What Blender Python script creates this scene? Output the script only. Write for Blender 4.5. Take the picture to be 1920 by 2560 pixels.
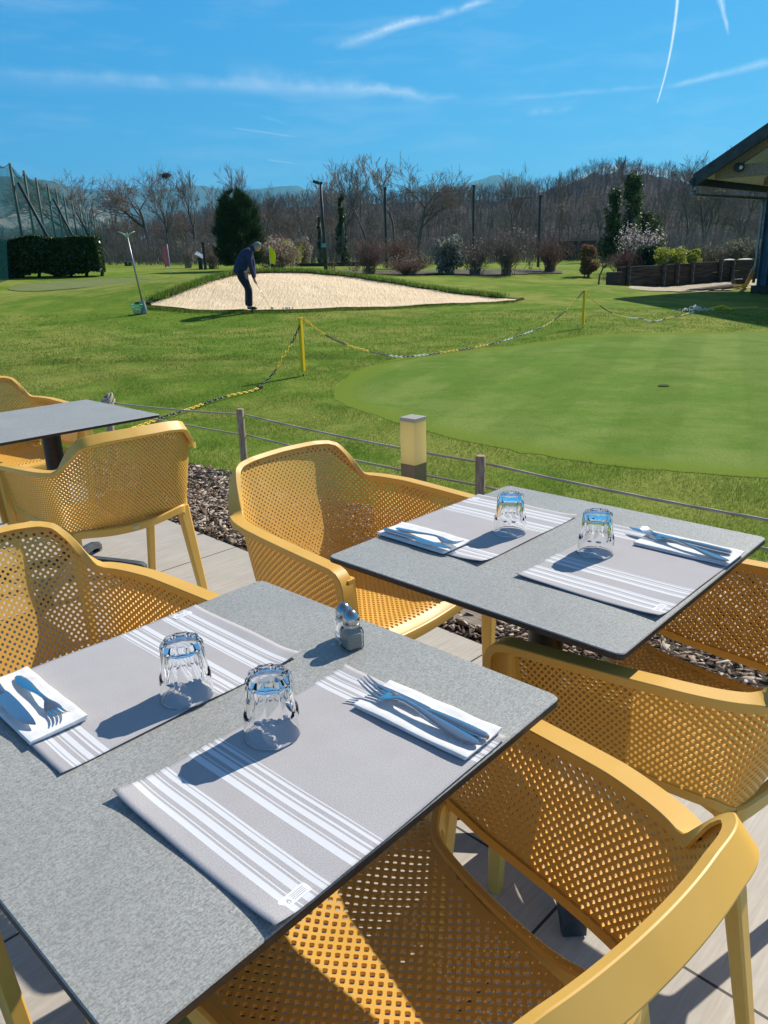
import bpy, bmesh, math, random
import numpy as np
from mathutils import Vector, Matrix, noise as mnoise
R = math.radians
PI = math.pi
rnd = random.Random(7)
scene = bpy.context.scene
for o in list(bpy.data.objects):
    bpy.data.objects.remove(o)
COL = scene.collection

# ------------------------------------------------------------------ camera
CF, CP, CR, CH = 1893.1, 0.3173, -0.0298, 1.3564
cd = bpy.data.cameras.new('camera')
cam = bpy.data.objects.new('camera', cd)
COL.objects.link(cam)
cd.sensor_fit = 'VERTICAL'
cd.sensor_height = 24.0
cd.sensor_width = 18.0
cd.lens = 24.0 * CF / 2560.0
cd.clip_start = 0.05
cd.clip_end = 60000.0
cam.matrix_world = Matrix.Translation((0, 0, CH)) @ Matrix.Rotation(PI / 2 - CP, 4, 'X') @ Matrix.Rotation(CR, 4, 'Z')
scene.camera = cam

# ------------------------------------------------------------------ light
SUN_AZ, SUN_EL = R(48), R(40)          # clockwise from +Y
sl = bpy.data.lights.new('sun', 'SUN')
sl.energy = 5.0
sl.angle = R(0.53)
sl.cycles.is_caustics_light = True
sl.color = (1.0, 0.925, 0.80)
sun = bpy.data.objects.new('sun', sl)
COL.objects.link(sun)
sdir = Vector((math.sin(SUN_AZ) * math.cos(SUN_EL), math.cos(SUN_AZ) * math.cos(SUN_EL), math.sin(SUN_EL)))
sun.rotation_euler = sdir.to_track_quat('Z', 'Y').to_euler()

scene.view_settings.view_transform = 'Standard'
scene.view_settings.look = 'None'
scene.view_settings.gamma = 1.0
scene.view_settings.use_curve_mapping = False
scene.view_settings.exposure = 0.27
scene.cycles.max_bounces = 16
scene.cycles.diffuse_bounces = 3
scene.cycles.glossy_bounces = 3
scene.cycles.transmission_bounces = 16
scene.cycles.transparent_max_bounces = 16
scene.cycles.sample_clamp_indirect = 4.0
scene.cycles.volume_bounces = 0
scene.cycles.use_denoising = True

# helpers shared by every pixel-to-place measurement: a ray through a picture point (1659 x 2212 grid)
def ray(u, v):
    a = u * 1.15732 - 960.0
    b = v * 1.15732 - 1280.0
    c, s = math.cos(-CR), math.sin(-CR)
    x, y = a * c - b * s, a * s + b * c
    return Vector((x / CF, math.cos(CP) - y / CF * math.sin(CP), -math.sin(CP) - y / CF * math.cos(CP)))
def at_z(u, v, z=0.0):
    d = ray(u, v)
    t = (z - CH) / d.z
    return Vector((d.x * t, d.y * t, z))
def at_y(u, v, y):
    d = ray(u, v)
    t = y / d.y
    return Vector((d.x * t, y, CH + d.z * t))
def dir_(u, v):
    return ray(u, v).normalized()

# ------------------------------------------------------------------ node helpers
class NT:
    def __init__(s, tree):
        s.t = tree
        s.n = tree.nodes
        s.l = tree.links
    def new(s, typ, **kw):
        n = s.n.new(typ)
        for k, v in kw.items():
            setattr(n, k, v)
        return n
    def link(s, a, b):
        s.l.new(a, b)
    def val(s, x, sock):
        if isinstance(x, (int, float)):
            sock.default_value = x
        elif isinstance(x, (tuple, list)):
            sock.default_value = tuple(x) if len(x) == len(sock.default_value) else tuple(x) + (1.0,)
        else:
            s.l.new(x, sock)
    def math(s, op, a, b=None, c=None, clamp=False):
        n = s.new('ShaderNodeMath', operation=op, use_clamp=clamp)
        s.val(a, n.inputs[0])
        if b is not None: s.val(b, n.inputs[1])
        if c is not None: s.val(c, n.inputs[2])
        return n.outputs[0]
    def vmath(s, op, a, b=None, sc=None):
        n = s.new('ShaderNodeVectorMath', operation=op)
        s.val(a, n.inputs[0])
        if b is not None: s.val(b, n.inputs[1])
        if sc is not None: s.val(sc, n.inputs['Scale'])
        return n
    def mix(s, f, a, b, mode='MIX'):
        n = s.new('ShaderNodeMix', data_type='RGBA', blend_type=mode)
        s.val(f, n.inputs[0])
        s.val(a, n.inputs[6])
        s.val(b, n.inputs[7])
        return n.outputs[2]
    def noise(s, vec, scale, detail=4, rough=0.55, dist=0.0):
        n = s.new('ShaderNodeTexNoise')
        if vec is not None: s.link(vec, n.inputs['Vector'])
        n.inputs['Scale'].default_value = scale
        n.inputs['Detail'].default_value = detail
        n.inputs['Roughness'].default_value = rough
        n.inputs['Distortion'].default_value = dist
        return n.outputs['Fac']
    def ramp(s, f, stops, interp='LINEAR'):
        n = s.new('ShaderNodeValToRGB')
        r = n.color_ramp
        r.interpolation = interp
        while len(r.elements) < len(stops):
            r.elements.new(0.5)
        for e, (p, c) in zip(r.elements, stops):
            e.position = p
            e.color = (c, c, c, 1) if isinstance(c, (int, float)) else tuple(c) + (1,)
        s.val(f, n.inputs[0])
        return n.outputs[0]
    def mapping(s, vec, scale=(1, 1, 1), rot=(0, 0, 0), loc=(0, 0, 0)):
        n = s.new('ShaderNodeMapping')
        s.link(vec, n.inputs[0])
        n.inputs['Scale'].default_value = scale
        n.inputs['Rotation'].default_value = rot
        n.inputs['Location'].default_value = loc
        return n.outputs[0]
    def coord(s, which='Object'):
        return s.new('ShaderNodeTexCoord').outputs[which]
    def bump(s, h, strength=0.3, dist=0.01):
        n = s.new('ShaderNodeBump')
        s.link(h, n.inputs['Height'])
        n.inputs['Strength'].default_value = strength
        n.inputs['Distance'].default_value = dist
        return n.outputs[0]

def material(name, color=(0.5, 0.5, 0.5), rough=0.6, metal=0.0, spec=0.5, **kw):
    m = bpy.data.materials.new(name)
    m.use_nodes = True
    nt = NT(m.node_tree)
    b = m.node_tree.nodes['Principled BSDF']
    b.inputs['Base Color'].default_value = tuple(color) + (1,)
    b.inputs['Roughness'].default_value = rough
    b.inputs['Metallic'].default_value = metal
    b.inputs['Specular IOR Level'].default_value = spec
    for k, v in kw.items():
        b.inputs[k].default_value = v
    return m, nt, b

def noisy(name, c1, c2, scale=5.0, rough=0.7, metal=0.0, bump=0.0, bdist=0.01, stretch=(1, 1, 1), detail=5, spec=0.4, lo=0.35, hi=0.65, which='Object', bscale=None):
    m, nt, b = material(name, c1, rough, metal, spec)
    v = nt.mapping(nt.coord(which), stretch)
    f = nt.noise(v, scale, detail)
    nt.link(nt.mix(nt.ramp(f, [(lo, 0.0), (hi, 1.0)]), c1, c2), b.inputs['Base Color'])
    if bump:
        g = f if bscale is None else nt.noise(v, bscale, 4)
        nt.link(nt.bump(g, bump, bdist), b.inputs['Normal'])
    return m

# ------------------------------------------------------------------ world: sky, cirrus and contrails by direction
w = bpy.data.worlds.new('World')
scene.world = w
w.use_nodes = True
wn = NT(w.node_tree)
bg = w.node_tree.nodes['Background']
sky = wn.new('ShaderNodeTexSky', sky_type='NISHITA')
sky.sun_disc = False
sky.sun_elevation = SUN_EL
sky.sun_rotation = SUN_AZ
sky.altitude = 3000
sky.air_density = 1.0
sky.dust_density = 0.0
sky.ozone_density = 6.0
# the photograph's colour response: deep, saturated, even blue
sc_ = wn.new('ShaderNodeSeparateColor')
wn.link(sky.outputs[0], sc_.inputs[0])
cc_ = wn.new('ShaderNodeCombineColor')
for i_, (g_, k_) in enumerate(((1.0, .24), (.45, .54), (.30, .82))):
    x_ = wn.math('MULTIPLY', sc_.outputs[i_], 0.1)
    x_ = wn.math('MULTIPLY', wn.math('POWER', x_, g_), k_ * 10)
    wn.link(x_, cc_.inputs[i_])
D = wn.coord('Generated')
sep = wn.new('ShaderNodeSeparateXYZ')
wn.link(D, sep.inputs[0])
def streak(p0, p1, w0, w1, strength, rag=0.5, nscale=60, fade=0.12, bend=0.0):
    """a contrail lying along the great circle through two directions"""
    a, b = dir_(*p0), dir_(*p1)
    n = a.cross(b).normalized()
    mid = (a + b).normalized()
    along = (b - a).normalized()
    half = math.acos(max(-1, min(1, a.dot(b)))) / 2
    dn = wn.vmath('DOT_PRODUCT', D, tuple(n)).outputs['Value']
    da = wn.vmath('DOT_PRODUCT', D, tuple(along)).outputs['Value']
    t = wn.math('DIVIDE', da, math.sin(half))               # -1 .. 1
    front = wn.math('GREATER_THAN', wn.vmath('DOT_PRODUCT', D, tuple(mid)).outputs['Value'], 0.5)
    nz = wn.noise(D, nscale, 5, 0.6)
    nzl = wn.noise(D, nscale * 0.22, 3, 0.5)
    off = wn.math('MULTIPLY', wn.math('SUBTRACT', nz, 0.5), w0 * rag * 1.3)
    off2 = wn.math('MULTIPLY', wn.math('SUBTRACT', nzl, 0.5), w0 * rag * 0.9)
    bd = wn.math('MULTIPLY', wn.math('SUBTRACT', 1.0, wn.math('MULTIPLY', t, t)), bend)
    x = wn.math('ABSOLUTE', wn.math('ADD', wn.math('ADD', dn, off), wn.math('ADD', off2, bd)))
    k = wn.math('MULTIPLY_ADD', t, 0.5, 0.5, clamp=True)
    width = wn.math('MULTIPLY_ADD', k, (w1 - w0), w0)
    core = wn.math('SUBTRACT', 1.0, wn.math('DIVIDE', x, width), clamp=True)
    core = wn.math('POWER', core, 1.4)
    end = wn.math('DIVIDE', wn.math('SUBTRACT', 1.0, wn.math('ABSOLUTE', t)), fade, clamp=True)
    br = wn.math('MULTIPLY_ADD', wn.ramp(nz, [(0.3, 0.0), (0.65, 1.0)]), rag, 1.0 - rag)
    r = wn.math('MULTIPLY', wn.math('MULTIPLY', core, end), wn.math('MULTIPLY', br, front))
    return wn.math('MULTIPLY', r, strength)
masks = [
    streak((720, 100), (1075, -8), 0.0085, 0.0055, 0.5, 0.8, 45, 0.25),
    streak((1419, 224), (1464, -10), 0.0011, 0.0026, 1.0, 0.15, 120, 0.04, bend=-0.0035),
    streak((1545, -40), (1575, 78), 0.006, 0.0022, 0.55, 0.6, 60, 0.3),
    streak((1430, 192), (1720, 118), 0.004, 0.0075, 0.40, 0.7, 50, 0.35),
    streak((1060, 218), (1480, 182), 0.0045, 0.0045, 0.16, 0.8, 40, 0.4),
    streak((-60, 150), (620, 190), 0.008, 0.011, 0.17, 0.8, 30, 0.3),
    streak((480, 158), (1010, 216), 0.022, 0.005, 0.34, 0.8, 26, 0.35),
    streak((-60, 172), (900, 200), 0.014, 0.010, 0.10, 0.8, 30, 0.3),
    streak((495, 275), (640, 296), 0.0012, 0.0012, 0.30, 0.4, 60, 0.3),
    streak((560, 250), (620, 268), 0.003, 0.002, 0.10, 0.6, 60, 0.5),
    streak((575, 345), (640, 354), 0.0012, 0.001, 0.30, 0.4, 60, 0.3),
    streak((1130, 246), (1240, 234), 0.006, 0.005, 0.28, 0.9, 50, 0.5),
]
tot = masks[0]
for mk_ in masks[1:]:
    tot = wn.math('ADD', tot, mk_)
# thin cirrus veil
cn = wn.noise(wn.mapping(D, (2.2, 2.2, 12.0), (0.05, 0.10, 0)), 3.2, 6, 0.6, 0.3)
veil = wn.math('MULTIPLY', wn.ramp(cn, [(0.5, 0.0), (0.8, 1.0)]), 0.13)
tot = wn.math('ADD', tot, veil, clamp=True)
up = wn.math('MULTIPLY', sep.outputs[2], 8.0, clamp=True)
tot = wn.math('MULTIPLY', tot, up)
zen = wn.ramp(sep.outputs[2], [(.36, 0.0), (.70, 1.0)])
skyc = wn.mix(zen, cc_.outputs[0], wn.mix(1.0, sky.outputs[0], (2.0, 1.08, .80), 'MULTIPLY'))  # warm tint added to the unseen sky overhead to redden the ambient fill
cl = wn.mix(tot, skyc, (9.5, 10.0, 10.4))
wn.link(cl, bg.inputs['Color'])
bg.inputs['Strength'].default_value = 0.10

# ------------------------------------------------------------------ object helpers
def tag(o, label=None, cat=None, group=None, kind=None):
    if label: o['label'] = label
    if cat: o['category'] = cat
    if group: o['group'] = group
    if kind: o['kind'] = kind
    return o
def empty(name, loc=(0, 0, 0), rz=0.0, label=None, cat=None, group=None):
    o = bpy.data.objects.new(name, None)
    COL.objects.link(o)
    o.location = loc
    o.rotation_euler = (0, 0, rz)
    o.empty_display_size = 0.1
    return tag(o, label, cat, group)
def link(name, me, mat=None, parent=None):
    if mat is not None:
        for m_ in (mat if isinstance(mat, (list, tuple)) else [mat]):
            me.materials.append(m_)
    o = bpy.data.objects.new(name, me)
    COL.objects.link(o)
    if parent is not None:
        o.parent = parent
    return o
class MB:
    """collects vertices and faces for one mesh"""
    def __init__(s):
        s.v = []; s.f = []; s.mi = []
    def add(s, vs, fs, mi=0):
        k = len(s.v)
        s.v += [tuple(p) for p in vs]
        s.f += [tuple(i + k for i in f) for f in fs]
        s.mi += [mi] * len(fs)
        return s
    def box(s, c, d, rz=0.0, mi=0, M=None, rot=None):
        hx, hy, hz = d[0] / 2, d[1] / 2, d[2] / 2
        Q = Matrix.Rotation(rz, 3, 'Z') if rot is None else rot
        vs = []
        for z in (-hz, hz):
            for x, y in ((-hx, -hy), (hx, -hy), (hx, hy), (-hx, hy)):
                p = Q @ Vector((x, y, z)) + Vector(c)
                vs.append(p)
        return s.add(vs, [(0, 3, 2, 1), (4, 5, 6, 7), (0, 1, 5, 4), (1, 2, 6, 5), (2, 3, 7, 6), (3, 0, 4, 7)], mi)
    def tube(s, pts, rad, n=8, mi=0, cap=True):
        pts = [Vector(p) for p in pts]
        if isinstance(rad, (int, float)): rad = [rad] * len(pts)
        vs, fs = [], []
        ref = None
        for i, p in enumerate(pts):
            t = (pts[min(i + 1, len(pts) - 1)] - pts[max(i - 1, 0)])
            t = t.normalized() if t.length > 1e-9 else Vector((0, 0, 1))
            if ref is None:
                ref = t.orthogonal().normalized()
            else:
                ref = (ref - t * ref.dot(t))
                ref = ref.normalized() if ref.length > 1e-6 else t.orthogonal().normalized()
            b = t.cross(ref)
            for k in range(n):
                a = 2 * PI * k / n
                vs.append(p + (ref * math.cos(a) + b * math.sin(a)) * rad[i])
        for i in range(len(pts) - 1):
            for k in range(n):
                k2 = (k + 1) % n
                fs.append((i * n + k, i * n + k2, (i + 1) * n + k2, (i + 1) * n + k))
        if cap:
            fs.append(tuple(range(n - 1, -1, -1)))
            fs.append(tuple((len(pts) - 1) * n + k for k in range(n)))
        return s.add(vs, fs, mi)
    def lathe(s, prof, n=32, c=(0, 0, 0), mi=0, closed=False):
        vs, fs = [], []
        for r_, z in prof:
            for k in range(n):
                a = 2 * PI * k / n
                vs.append((c[0] + r_ * math.cos(a), c[1] + r_ * math.sin(a), c[2] + z))
        m_ = len(prof)
        for i in range(m_ if closed else m_ - 1):
            j = (i + 1) % m_
            for k in range(n):
                k2 = (k + 1) % n
                fs.append((i * n + k, i * n + k2, j * n + k2, j * n + k))
        if not closed:
            if prof[0][0] > 1e-6: fs.append(tuple(range(n - 1, -1, -1)))
            if prof[-1][0] > 1e-6: fs.append(tuple((m_ - 1) * n + k for k in range(n)))
        return s.add(vs, fs, mi)
    def sweep(s, secs, mi=0, cap=True):
        """secs: list of closed loops (same count) of 3D points"""
        n = len(secs[0])
        vs = [p for sec in secs for p in sec]
        fs = []
        for i in range(len(secs) - 1):
            for k in range(n):
                k2 = (k + 1) % n
                fs.append((i * n + k, i * n + k2, (i + 1) * n + k2, (i + 1) * n + k))
        if cap:
            fs.append(tuple(range(n - 1, -1, -1)))
            fs.append(tuple((len(secs) - 1) * n + k for k in range(n)))
        return s.add(vs, fs, mi)
    def mesh(s, name, smooth=False, merge=0.0, fix=True):
        me = bpy.data.meshes.new(name)
        me.from_pydata(s.v, [], s.f)
        me.polygons.foreach_set('material_index', s.mi)
        if merge or fix:
            bm = bmesh.new()
            bm.from_mesh(me)
            if merge: bmesh.ops.remove_doubles(bm, verts=bm.verts, dist=merge)
            if fix: bmesh.ops.recalc_face_normals(bm, faces=bm.faces)
            bm.to_mesh(me)
            bm.free()
        if smooth:
            me.polygons.foreach_set('use_smooth', [True] * len(me.polygons))
            if smooth is not True:
                me.set_sharp_from_angle(angle=R(smooth))
        me.update()
        return me
    def build(s, name, mat=None, parent=None, smooth=False, merge=0.0, fix=True, bevel=0.0, seg=2):
        me = s.mesh(name, smooth, merge, fix)
        o = link(name, me, mat, parent)
        if bevel:
            b = o.modifiers.new('bevel', 'BEVEL')
            b.width = bevel
            b.segments = seg
            b.limit_method = 'ANGLE'
            b.angle_limit = R(35)
        return o
def raw_mesh(name, V, F, uv=None):
    """fast mesh from numpy arrays; F is (n,3) or (n,4)"""
    V = np.asarray(V, dtype=np.float32)
    F = np.asarray(F, dtype=np.int32)
    me = bpy.data.meshes.new(name)
    me.vertices.add(len(V))
    me.vertices.foreach_set('co', V.ravel())
    k = F.shape[1]
    me.loops.add(F.size)
    me.loops.foreach_set('vertex_index', F.ravel())
    me.polygons.add(len(F))
    me.polygons.foreach_set('loop_start', np.arange(0, F.size, k, dtype=np.int32))
    me.update(calc_edges=True)
    return me
def copy_tree(o, parent=None):
    c = o.copy()
    COL.objects.link(c)
    c.parent = parent
    for ch in [x for x in KIDS.get(o.name, [])] if False else list(o.children):
        copy_tree(ch, c)
    return c
def cr(pts, n=8):
    """Catmull-Rom through points"""
    P = [Vector(p) for p in pts]
    P = [P[0] * 2 - P[1]] + P + [P[-1] * 2 - P[-2]]
    out = []
    for i in range(1, len(P) - 2):
        for k in range(n):
            t = k / n
            a, b, c, d = P[i - 1], P[i], P[i + 1], P[i + 2]
            out.append(0.5 * ((2 * b) + (c - a) * t + (2 * a - 5 * b + 4 * c - d) * t * t + (3 * b - a - 3 * c + d) * t ** 3))
    out.append(P[-2])
    return out
# ================================================================== CHAIR
M_YEL, nt, b = material('mustard_plastic', (0.80, 0.42, 0.06), 0.42, 0, 0.45)
v_ = nt.coord('Object')
f1 = nt.noise(v_, 9, 4)
c_ = nt.mix(nt.ramp(f1, [(0.3, 0.0), (0.7, 1.0)]), (0.76, 0.435, 0.080), (0.80, 0.475, 0.105))
sp = nt.noise(v_, 420, 2)
c_ = nt.mix(nt.ramp(sp, [(0.72, 0.0), (0.8, 0.45)]), c_, (0.75, 0.6, 0.3))
nt.link(c_, b.inputs['Base Color'])
nt.link(nt.math('MULTIPLY_ADD', f1, 0.25, 0.33), b.inputs['Roughness'])
nt.link(nt.bump(nt.noise(v_, 900, 2), 0.12, 0.0004), b.inputs['Normal'])

BC = [(0, -.19), (.10, -.192), (.175, -.198), (.238, -.183), (.256, -.10), (.260, .05), (.264, .20)]
TC = [(0, -.330), (.115, -.323), (.203, -.303), (.276, -.226), (.312, -.12), (.33, .04), (.341, .215)]
NS = 40
def _half(C):
    P = [Vector((-C[1][0], C[1][1], 0))] + [Vector((x, y, 0)) for x, y in C]
    P = P + [P[-1] * 2 - P[-2]]
    out = []
    for i in range(1, len(P) - 2):
        for k in range(NS):
            t = k / NS
            a, b_, c, d = P[i - 1], P[i], P[i + 1], P[i + 2]
            out.append(0.5 * ((2 * b_) + (c - a) * t + (2 * a - 5 * b_ + 4 * c - d) * t * t + (3 * b_ - a - 3 * c + d) * t ** 3))
    out.append(P[-2])
    return np.array([(p.x, p.y) for p in out])
HB, HT = _half(BC), _half(TC)
TAU = np.linspace(0, 6, len(HB))
HM = (HB + HT) / 2
SA = np.concatenate([[0], np.cumsum(np.hypot(*(HM[1:] - HM[:-1]).T))])
SMAX = SA[-1]
ZT_K = [(0, .815), (1.1, .813), (1.7, .807), (2.05, .797), (2.3, .770), (2.6, .727), (2.82, .697), (3.05, .691), (4.2, .686), (5.2, .674), (5.7, .668), (6, .664)]
ZB_K = [(0, .425), (2.2, .425), (2.8, .442), (3.2, .458), (5.4, .462), (6, .470)]
def smooth_interp(x, K):
    xs = np.array([k[0] for k in K]); ys = np.array([k[1] for k in K])
    g = np.linspace(0, 6, 601)
    y = np.interp(g, xs, ys)
    y = np.convolve(np.pad(y, 6, mode='edge'), np.ones(13) / 13, mode='valid')
    return np.interp(x, g, y)
def tau_of(s): return np.interp(abs(s), SA, TAU)
def ztop(s): return float(smooth_interp(tau_of(s), ZT_K))
def zbot(s): return float(smooth_interp(tau_of(s), ZB_K))
def wall(s, z):
    a = abs(s)
    bx, by = np.interp(a, SA, HB[:, 0]), np.interp(a, SA, HB[:, 1])
    tx, ty = np.interp(a, SA, HT[:, 0]), np.interp(a, SA, HT[:, 1])
    e = (z - .42) / .38
    e = e * (1 + .25 * (1 - e)) if e > 0 else e
    return Vector((math.copysign(bx + (tx - bx) * e, s) if s else 0.0, by + (ty - by) * e, z))
def wall_n(s, z):
    h = 0.004
    du = wall(s + h, z) - wall(s - h, z)
    dz = wall(s, z + h) - wall(s, z - h)
    return du.cross(dz).normalized()           # outward

def perforate(mb, mp, nrm, inv, rng, inside, clamp, pitch, th, h_out=.65, h_in=.51):
    """lattice cells in (U,V); cells well inside the border get a hole"""
    i0, i1, j0, j1 = rng
    cache = {}
    def P(U, V):
        k = (round(U, 6), round(V, 6))
        if k not in cache:
            s, t = inv(U, V)
            s2, t2 = clamp(s, t)
            p = mp(s2, t2); n = nrm(s2, t2)
            cache[k] = (s, t, p + n * th / 2, p - n * th / 2)
        return cache[k]
    for i in range(i0, i1):
        for j in range(j0, j1):
            cu, cv = (i + .5) * pitch, (j + .5) * pitch
            cs, ct = inv(cu, cv)
            q = [inv(cu + a * pitch / 2, cv + b_ * pitch / 2) for a, b_ in ((-1, -1), (1, -1), (1, 1), (-1, 1))]
            if not any(inside(s, t) > -0.0005 for s, t in q + [(cs, ct)]):
                continue
            ring = [(-1, -1), (0, -1), (1, -1), (1, 0), (1, 1), (0, 1), (-1, 1), (-1, 0)]
            O = [P(cu + a * pitch / 2, cv + b_ * pitch / 2) for a, b_ in ring]
            if min(inside(s, t) for s, t in q) > 0.006:
                vs = [o[2] for o in O] + [o[3] for o in O]
                for hh, lay in ((h_out, 2), (h_in, 3)):
                    for a, b_ in ((-.62, -1), (.62, -1), (1, -.62), (1, .62), (.62, 1), (-.62, 1), (-1, .62), (-1, -.62)):
                        vs.append(P(cu + a * hh * pitch / 2, cv + b_ * hh * pitch / 2)[lay])
                # rotate: ring index k pairs with hole points 2k.. ; hole order starts at (-.62,-1)
                fs = []
                hp = lambda L, k: 16 + 8 * L + k % 8
                for L in (0, 1):
                    # corners 0,2,4,6 ; mids 1,3,5,7 ; hole verts: 0,1 bottom edge,2,3 right,4,5 top,6,7 left
                    c = lambda k: 8 * L + k % 8
                    for e in range(4):
                        A, Mi, B = c(2 * e), c(2 * e + 1), c(2 * e + 2)
                        h0, h1, h2 = hp(L, 2 * e), hp(L, 2 * e + 1), hp(L, 2 * e + 2)
                        quads = [(A, Mi, h0), (Mi, h1, h0), (Mi, B, h1), (B, h2, h1)]
                        fs += quads if L == 0 else [tuple(reversed(f)) for f in quads]
                for k in range(8):
                    fs.append((hp(0, k), hp(0, k + 1), hp(1, k + 1), hp(1, k)))
                mb.add(vs, fs)
            else:
                if not any(inside(s, t) > 0 for s, t in q + [(cs, ct)]):
                    continue
                vs = [o[2] for o in O] + [o[3] for o in O]
                mb.add(vs, [tuple(range(8)), tuple(range(15, 7, -1))])

def phi(s): return R(45 - 11 * min(1, abs(s) / SMAX))
_g = np.linspace(-SMAX * 1.3, SMAX * 1.3, 2001)
_p = np.array([math.tan(phi(x)) if x > 0 else 1 / math.tan(phi(x)) for x in _g])
_P = np.concatenate([[0], np.cumsum((_p[1:] + _p[:-1]) / 2 * (_g[1] - _g[0]))])
_P -= np.interp(0, _g, _P)
def PP(s): return float(np.interp(s, _g, _P))
_Q = _P - _P[::-1] * 1.0
_Q = np.array([PP(x) - PP(-x) for x in _g])
def inv_wall(U, V):
    s = float(np.interp(V - U, _Q, _g))
    return s, U + PP(s)
def chair_parts():
    out = {}
    def ins(s, t):
        return min(ztop(s) - t, t - zbot(s), (SMAX - abs(s)) )
    def clampw(s, t):
        s = max(-SMAX, min(SMAX, s))
        return s, max(zbot(s), min(ztop(s), t))
    pitch = .0162
    mb = MB()
    perforate(mb, wall, wall_n, inv_wall, (-50, 120, -50, 120), ins, clampw, pitch, .0055)
    # bead along the lower border
    path = [(s, zbot(s)) for s in np.linspace(-SMAX, SMAX, 120)]
    secs = []
    for s, z in path:
        p = wall(s, z); n = wall_n(s, z)
        secs.append([p + n * a + Vector((0, 0, b_)) for a, b_ in ((-.006, -.006), (.007, -.006), (.007, .012), (-.006, .012))])
    mb.sweep(secs)
    # solid web joining the panel to the front leg on each side
    for sg in (-1, 1):
        secs = []
        for z in np.linspace(.455, .655, 9):
            a_ = wall(sg * SMAX * .992, z); t_ = (.640 - z) / .640
            b_ = Vector((sg * (.312 - .038 * t_), .228 + .034 * t_, z))
            secs.append([a_ + Vector((.003 * sg, 0, 0)), b_ + Vector((.003 * sg, 0, 0)), b_ - Vector((.003 * sg, 0, 0)), a_ - Vector((.003 * sg, 0, 0))])
        mb.sweep(secs)
    out['backrest'] = mb.mesh('chair_backrest', 38, 0.00002)
    # ---- rim
    secs = []
    S_ = np.linspace(-SMAX, SMAX, 181)
    pts = [wall(s, ztop(s)) for s in S_]
    outn = []
    for s in S_:
        n = wall_n(s, ztop(s)); n.z = 0
        outn.append(n.normalized())
    xf = wall(SMAX, ztop(SMAX)).x
    head = [Vector((xf - .014, .246, .41)), Vector((xf - .010, .249, .48)), Vector((xf - .004, .251, .56)), Vector((xf, .251, .60)), Vector((xf, .249, .625)), Vector((xf, .242, .643)), Vector((xf, .230, .656))]
    NHD = len(head)
    L = [Vector((-p.x, p.y, p.z)) for p in head] + pts + list(reversed(head))
    N = [Vector((-1, 0, 0))] * NHD + outn + [Vector((1, 0, 0))] * NHD
    for i, p in enumerate(L):
        t = (L[min(i + 1, len(L) - 1)] - L[max(i - 1, 0)]).normalized()
        n = N[i]
        n = (n - t * n.dot(t)).normalized()
        up = n.cross(t) * -1
        j = min(max(i - NHD, 0), len(S_) - 1)
        tq = float(tau_of(S_[j]))
        tilt = R(52) * float(np.interp(tq, [2.0, 2.35, 2.75, 3.05], [1, .9, .3, 0]))
        wd_ = float(np.interp(tq, [2.2, 3.0], [1.08, 1.0]))
        prof = [(-.009, -.012), (-.009, .003), (-.0075, .0045), (.0275, .0045), (.0295, .003), (.0295, -.012), (.0265, -.012), (.0255, -.001), (-.004, -.001), (-.005, -.012)]
        if up.z < -0.2 or (abs(up.z) <= 0.2 and up.y < 0 and (i < NHD + 1 or i > len(L) - NHD - 2)):
            up = -up
        n2, u2 = n * math.cos(tilt) - up * math.sin(tilt), up * math.cos(tilt) + n * math.sin(tilt)
        secs.append([p + n2 * (a * wd_ if a > 0 else a) + u2 * b_ for a, b_ in prof])
    mb = MB(); mb.sweep(secs)
    out['rim'] = mb.mesh('chair_rim', 30)
    # ---- seat
    def hw(y): return float(np.interp(y, [-.21, 0, .12, .19, .25], [.168, .178, .196, .232, .262]))
    def seat(s, t):
        x, y = s, t
        k = min(1, abs(x) / .2)
        z = .428 + .014 * k ** 2 * 1.0
        if y < -.12: z += .03 * ((-.12 - y) / .09) ** 2
        if y > .16: z += .006 * (y - .16) / .04 if y < .2 else .006 - .022 * ((y - .2) / .05) ** 2
        return Vector((x, y, z))
    def seat_n(s, t):
        h = .003
        return (seat(s + h, t) - seat(s - h, t)).cross(seat(s, t + h) - seat(s, t - h)).normalized()
    def ins2(s, t): return min(hw(t) - abs(s), t + .195, .248 - t)
    def cl2(s, t):
        t = max(-.195, min(.248, t)); h = hw(t)
        return max(-h, min(h, s)), t
    inv2 = lambda U, V: ((U - V) / 1.0 / math.sqrt(2), (U + V) / math.sqrt(2))
    mb = MB()
    perforate(mb, seat, seat_n, inv2, (-40, 40, -40, 40), ins2, cl2, .0132, .0055, .62, .5)
    secs = []
    for x in np.linspace(-.262, .262, 40):
        p = seat(x, .248)
        secs.append([p + Vector((0, a, b_)) for a, b_ in ((-.022, -.006), (-.022, .003), (-.004, .004), (.006, -.002), (.008, -.012), (.006, -.030), (-.002, -.032), (-.004, -.008))])
    mb.sweep(secs)
    out['seat'] = mb.mesh('chair_seat', 38, 0.00002)
    # ---- legs
    def leg(top, foot, w0, d0, w1, d1, sx):
        secs = []
        for k in range(9):
            t = k / 8
            p = top.lerp(foot, t)
            w_, d_ = w0 + (w1 - w0) * t, d0 + (d1 - d0) * t
            if k == 0: w_ *= 1.0
            c = .28
            loop = []
            for a, b_ in ((-1, -1 + c), (-1 + c, -1), (1 - c, -1), (1, -1 + c), (1, 1 - c), (1 - c, 1), (-1 + c, 1), (-1, 1 - c)):
                loop.append(p + Vector((a * w_ / 2, b_ * d_ / 2, 0)))
            secs.append(loop)
        mb = MB(); mb.sweep(secs)
        return mb.mesh('chair_leg', 30)
    out['legs'] = []
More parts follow.
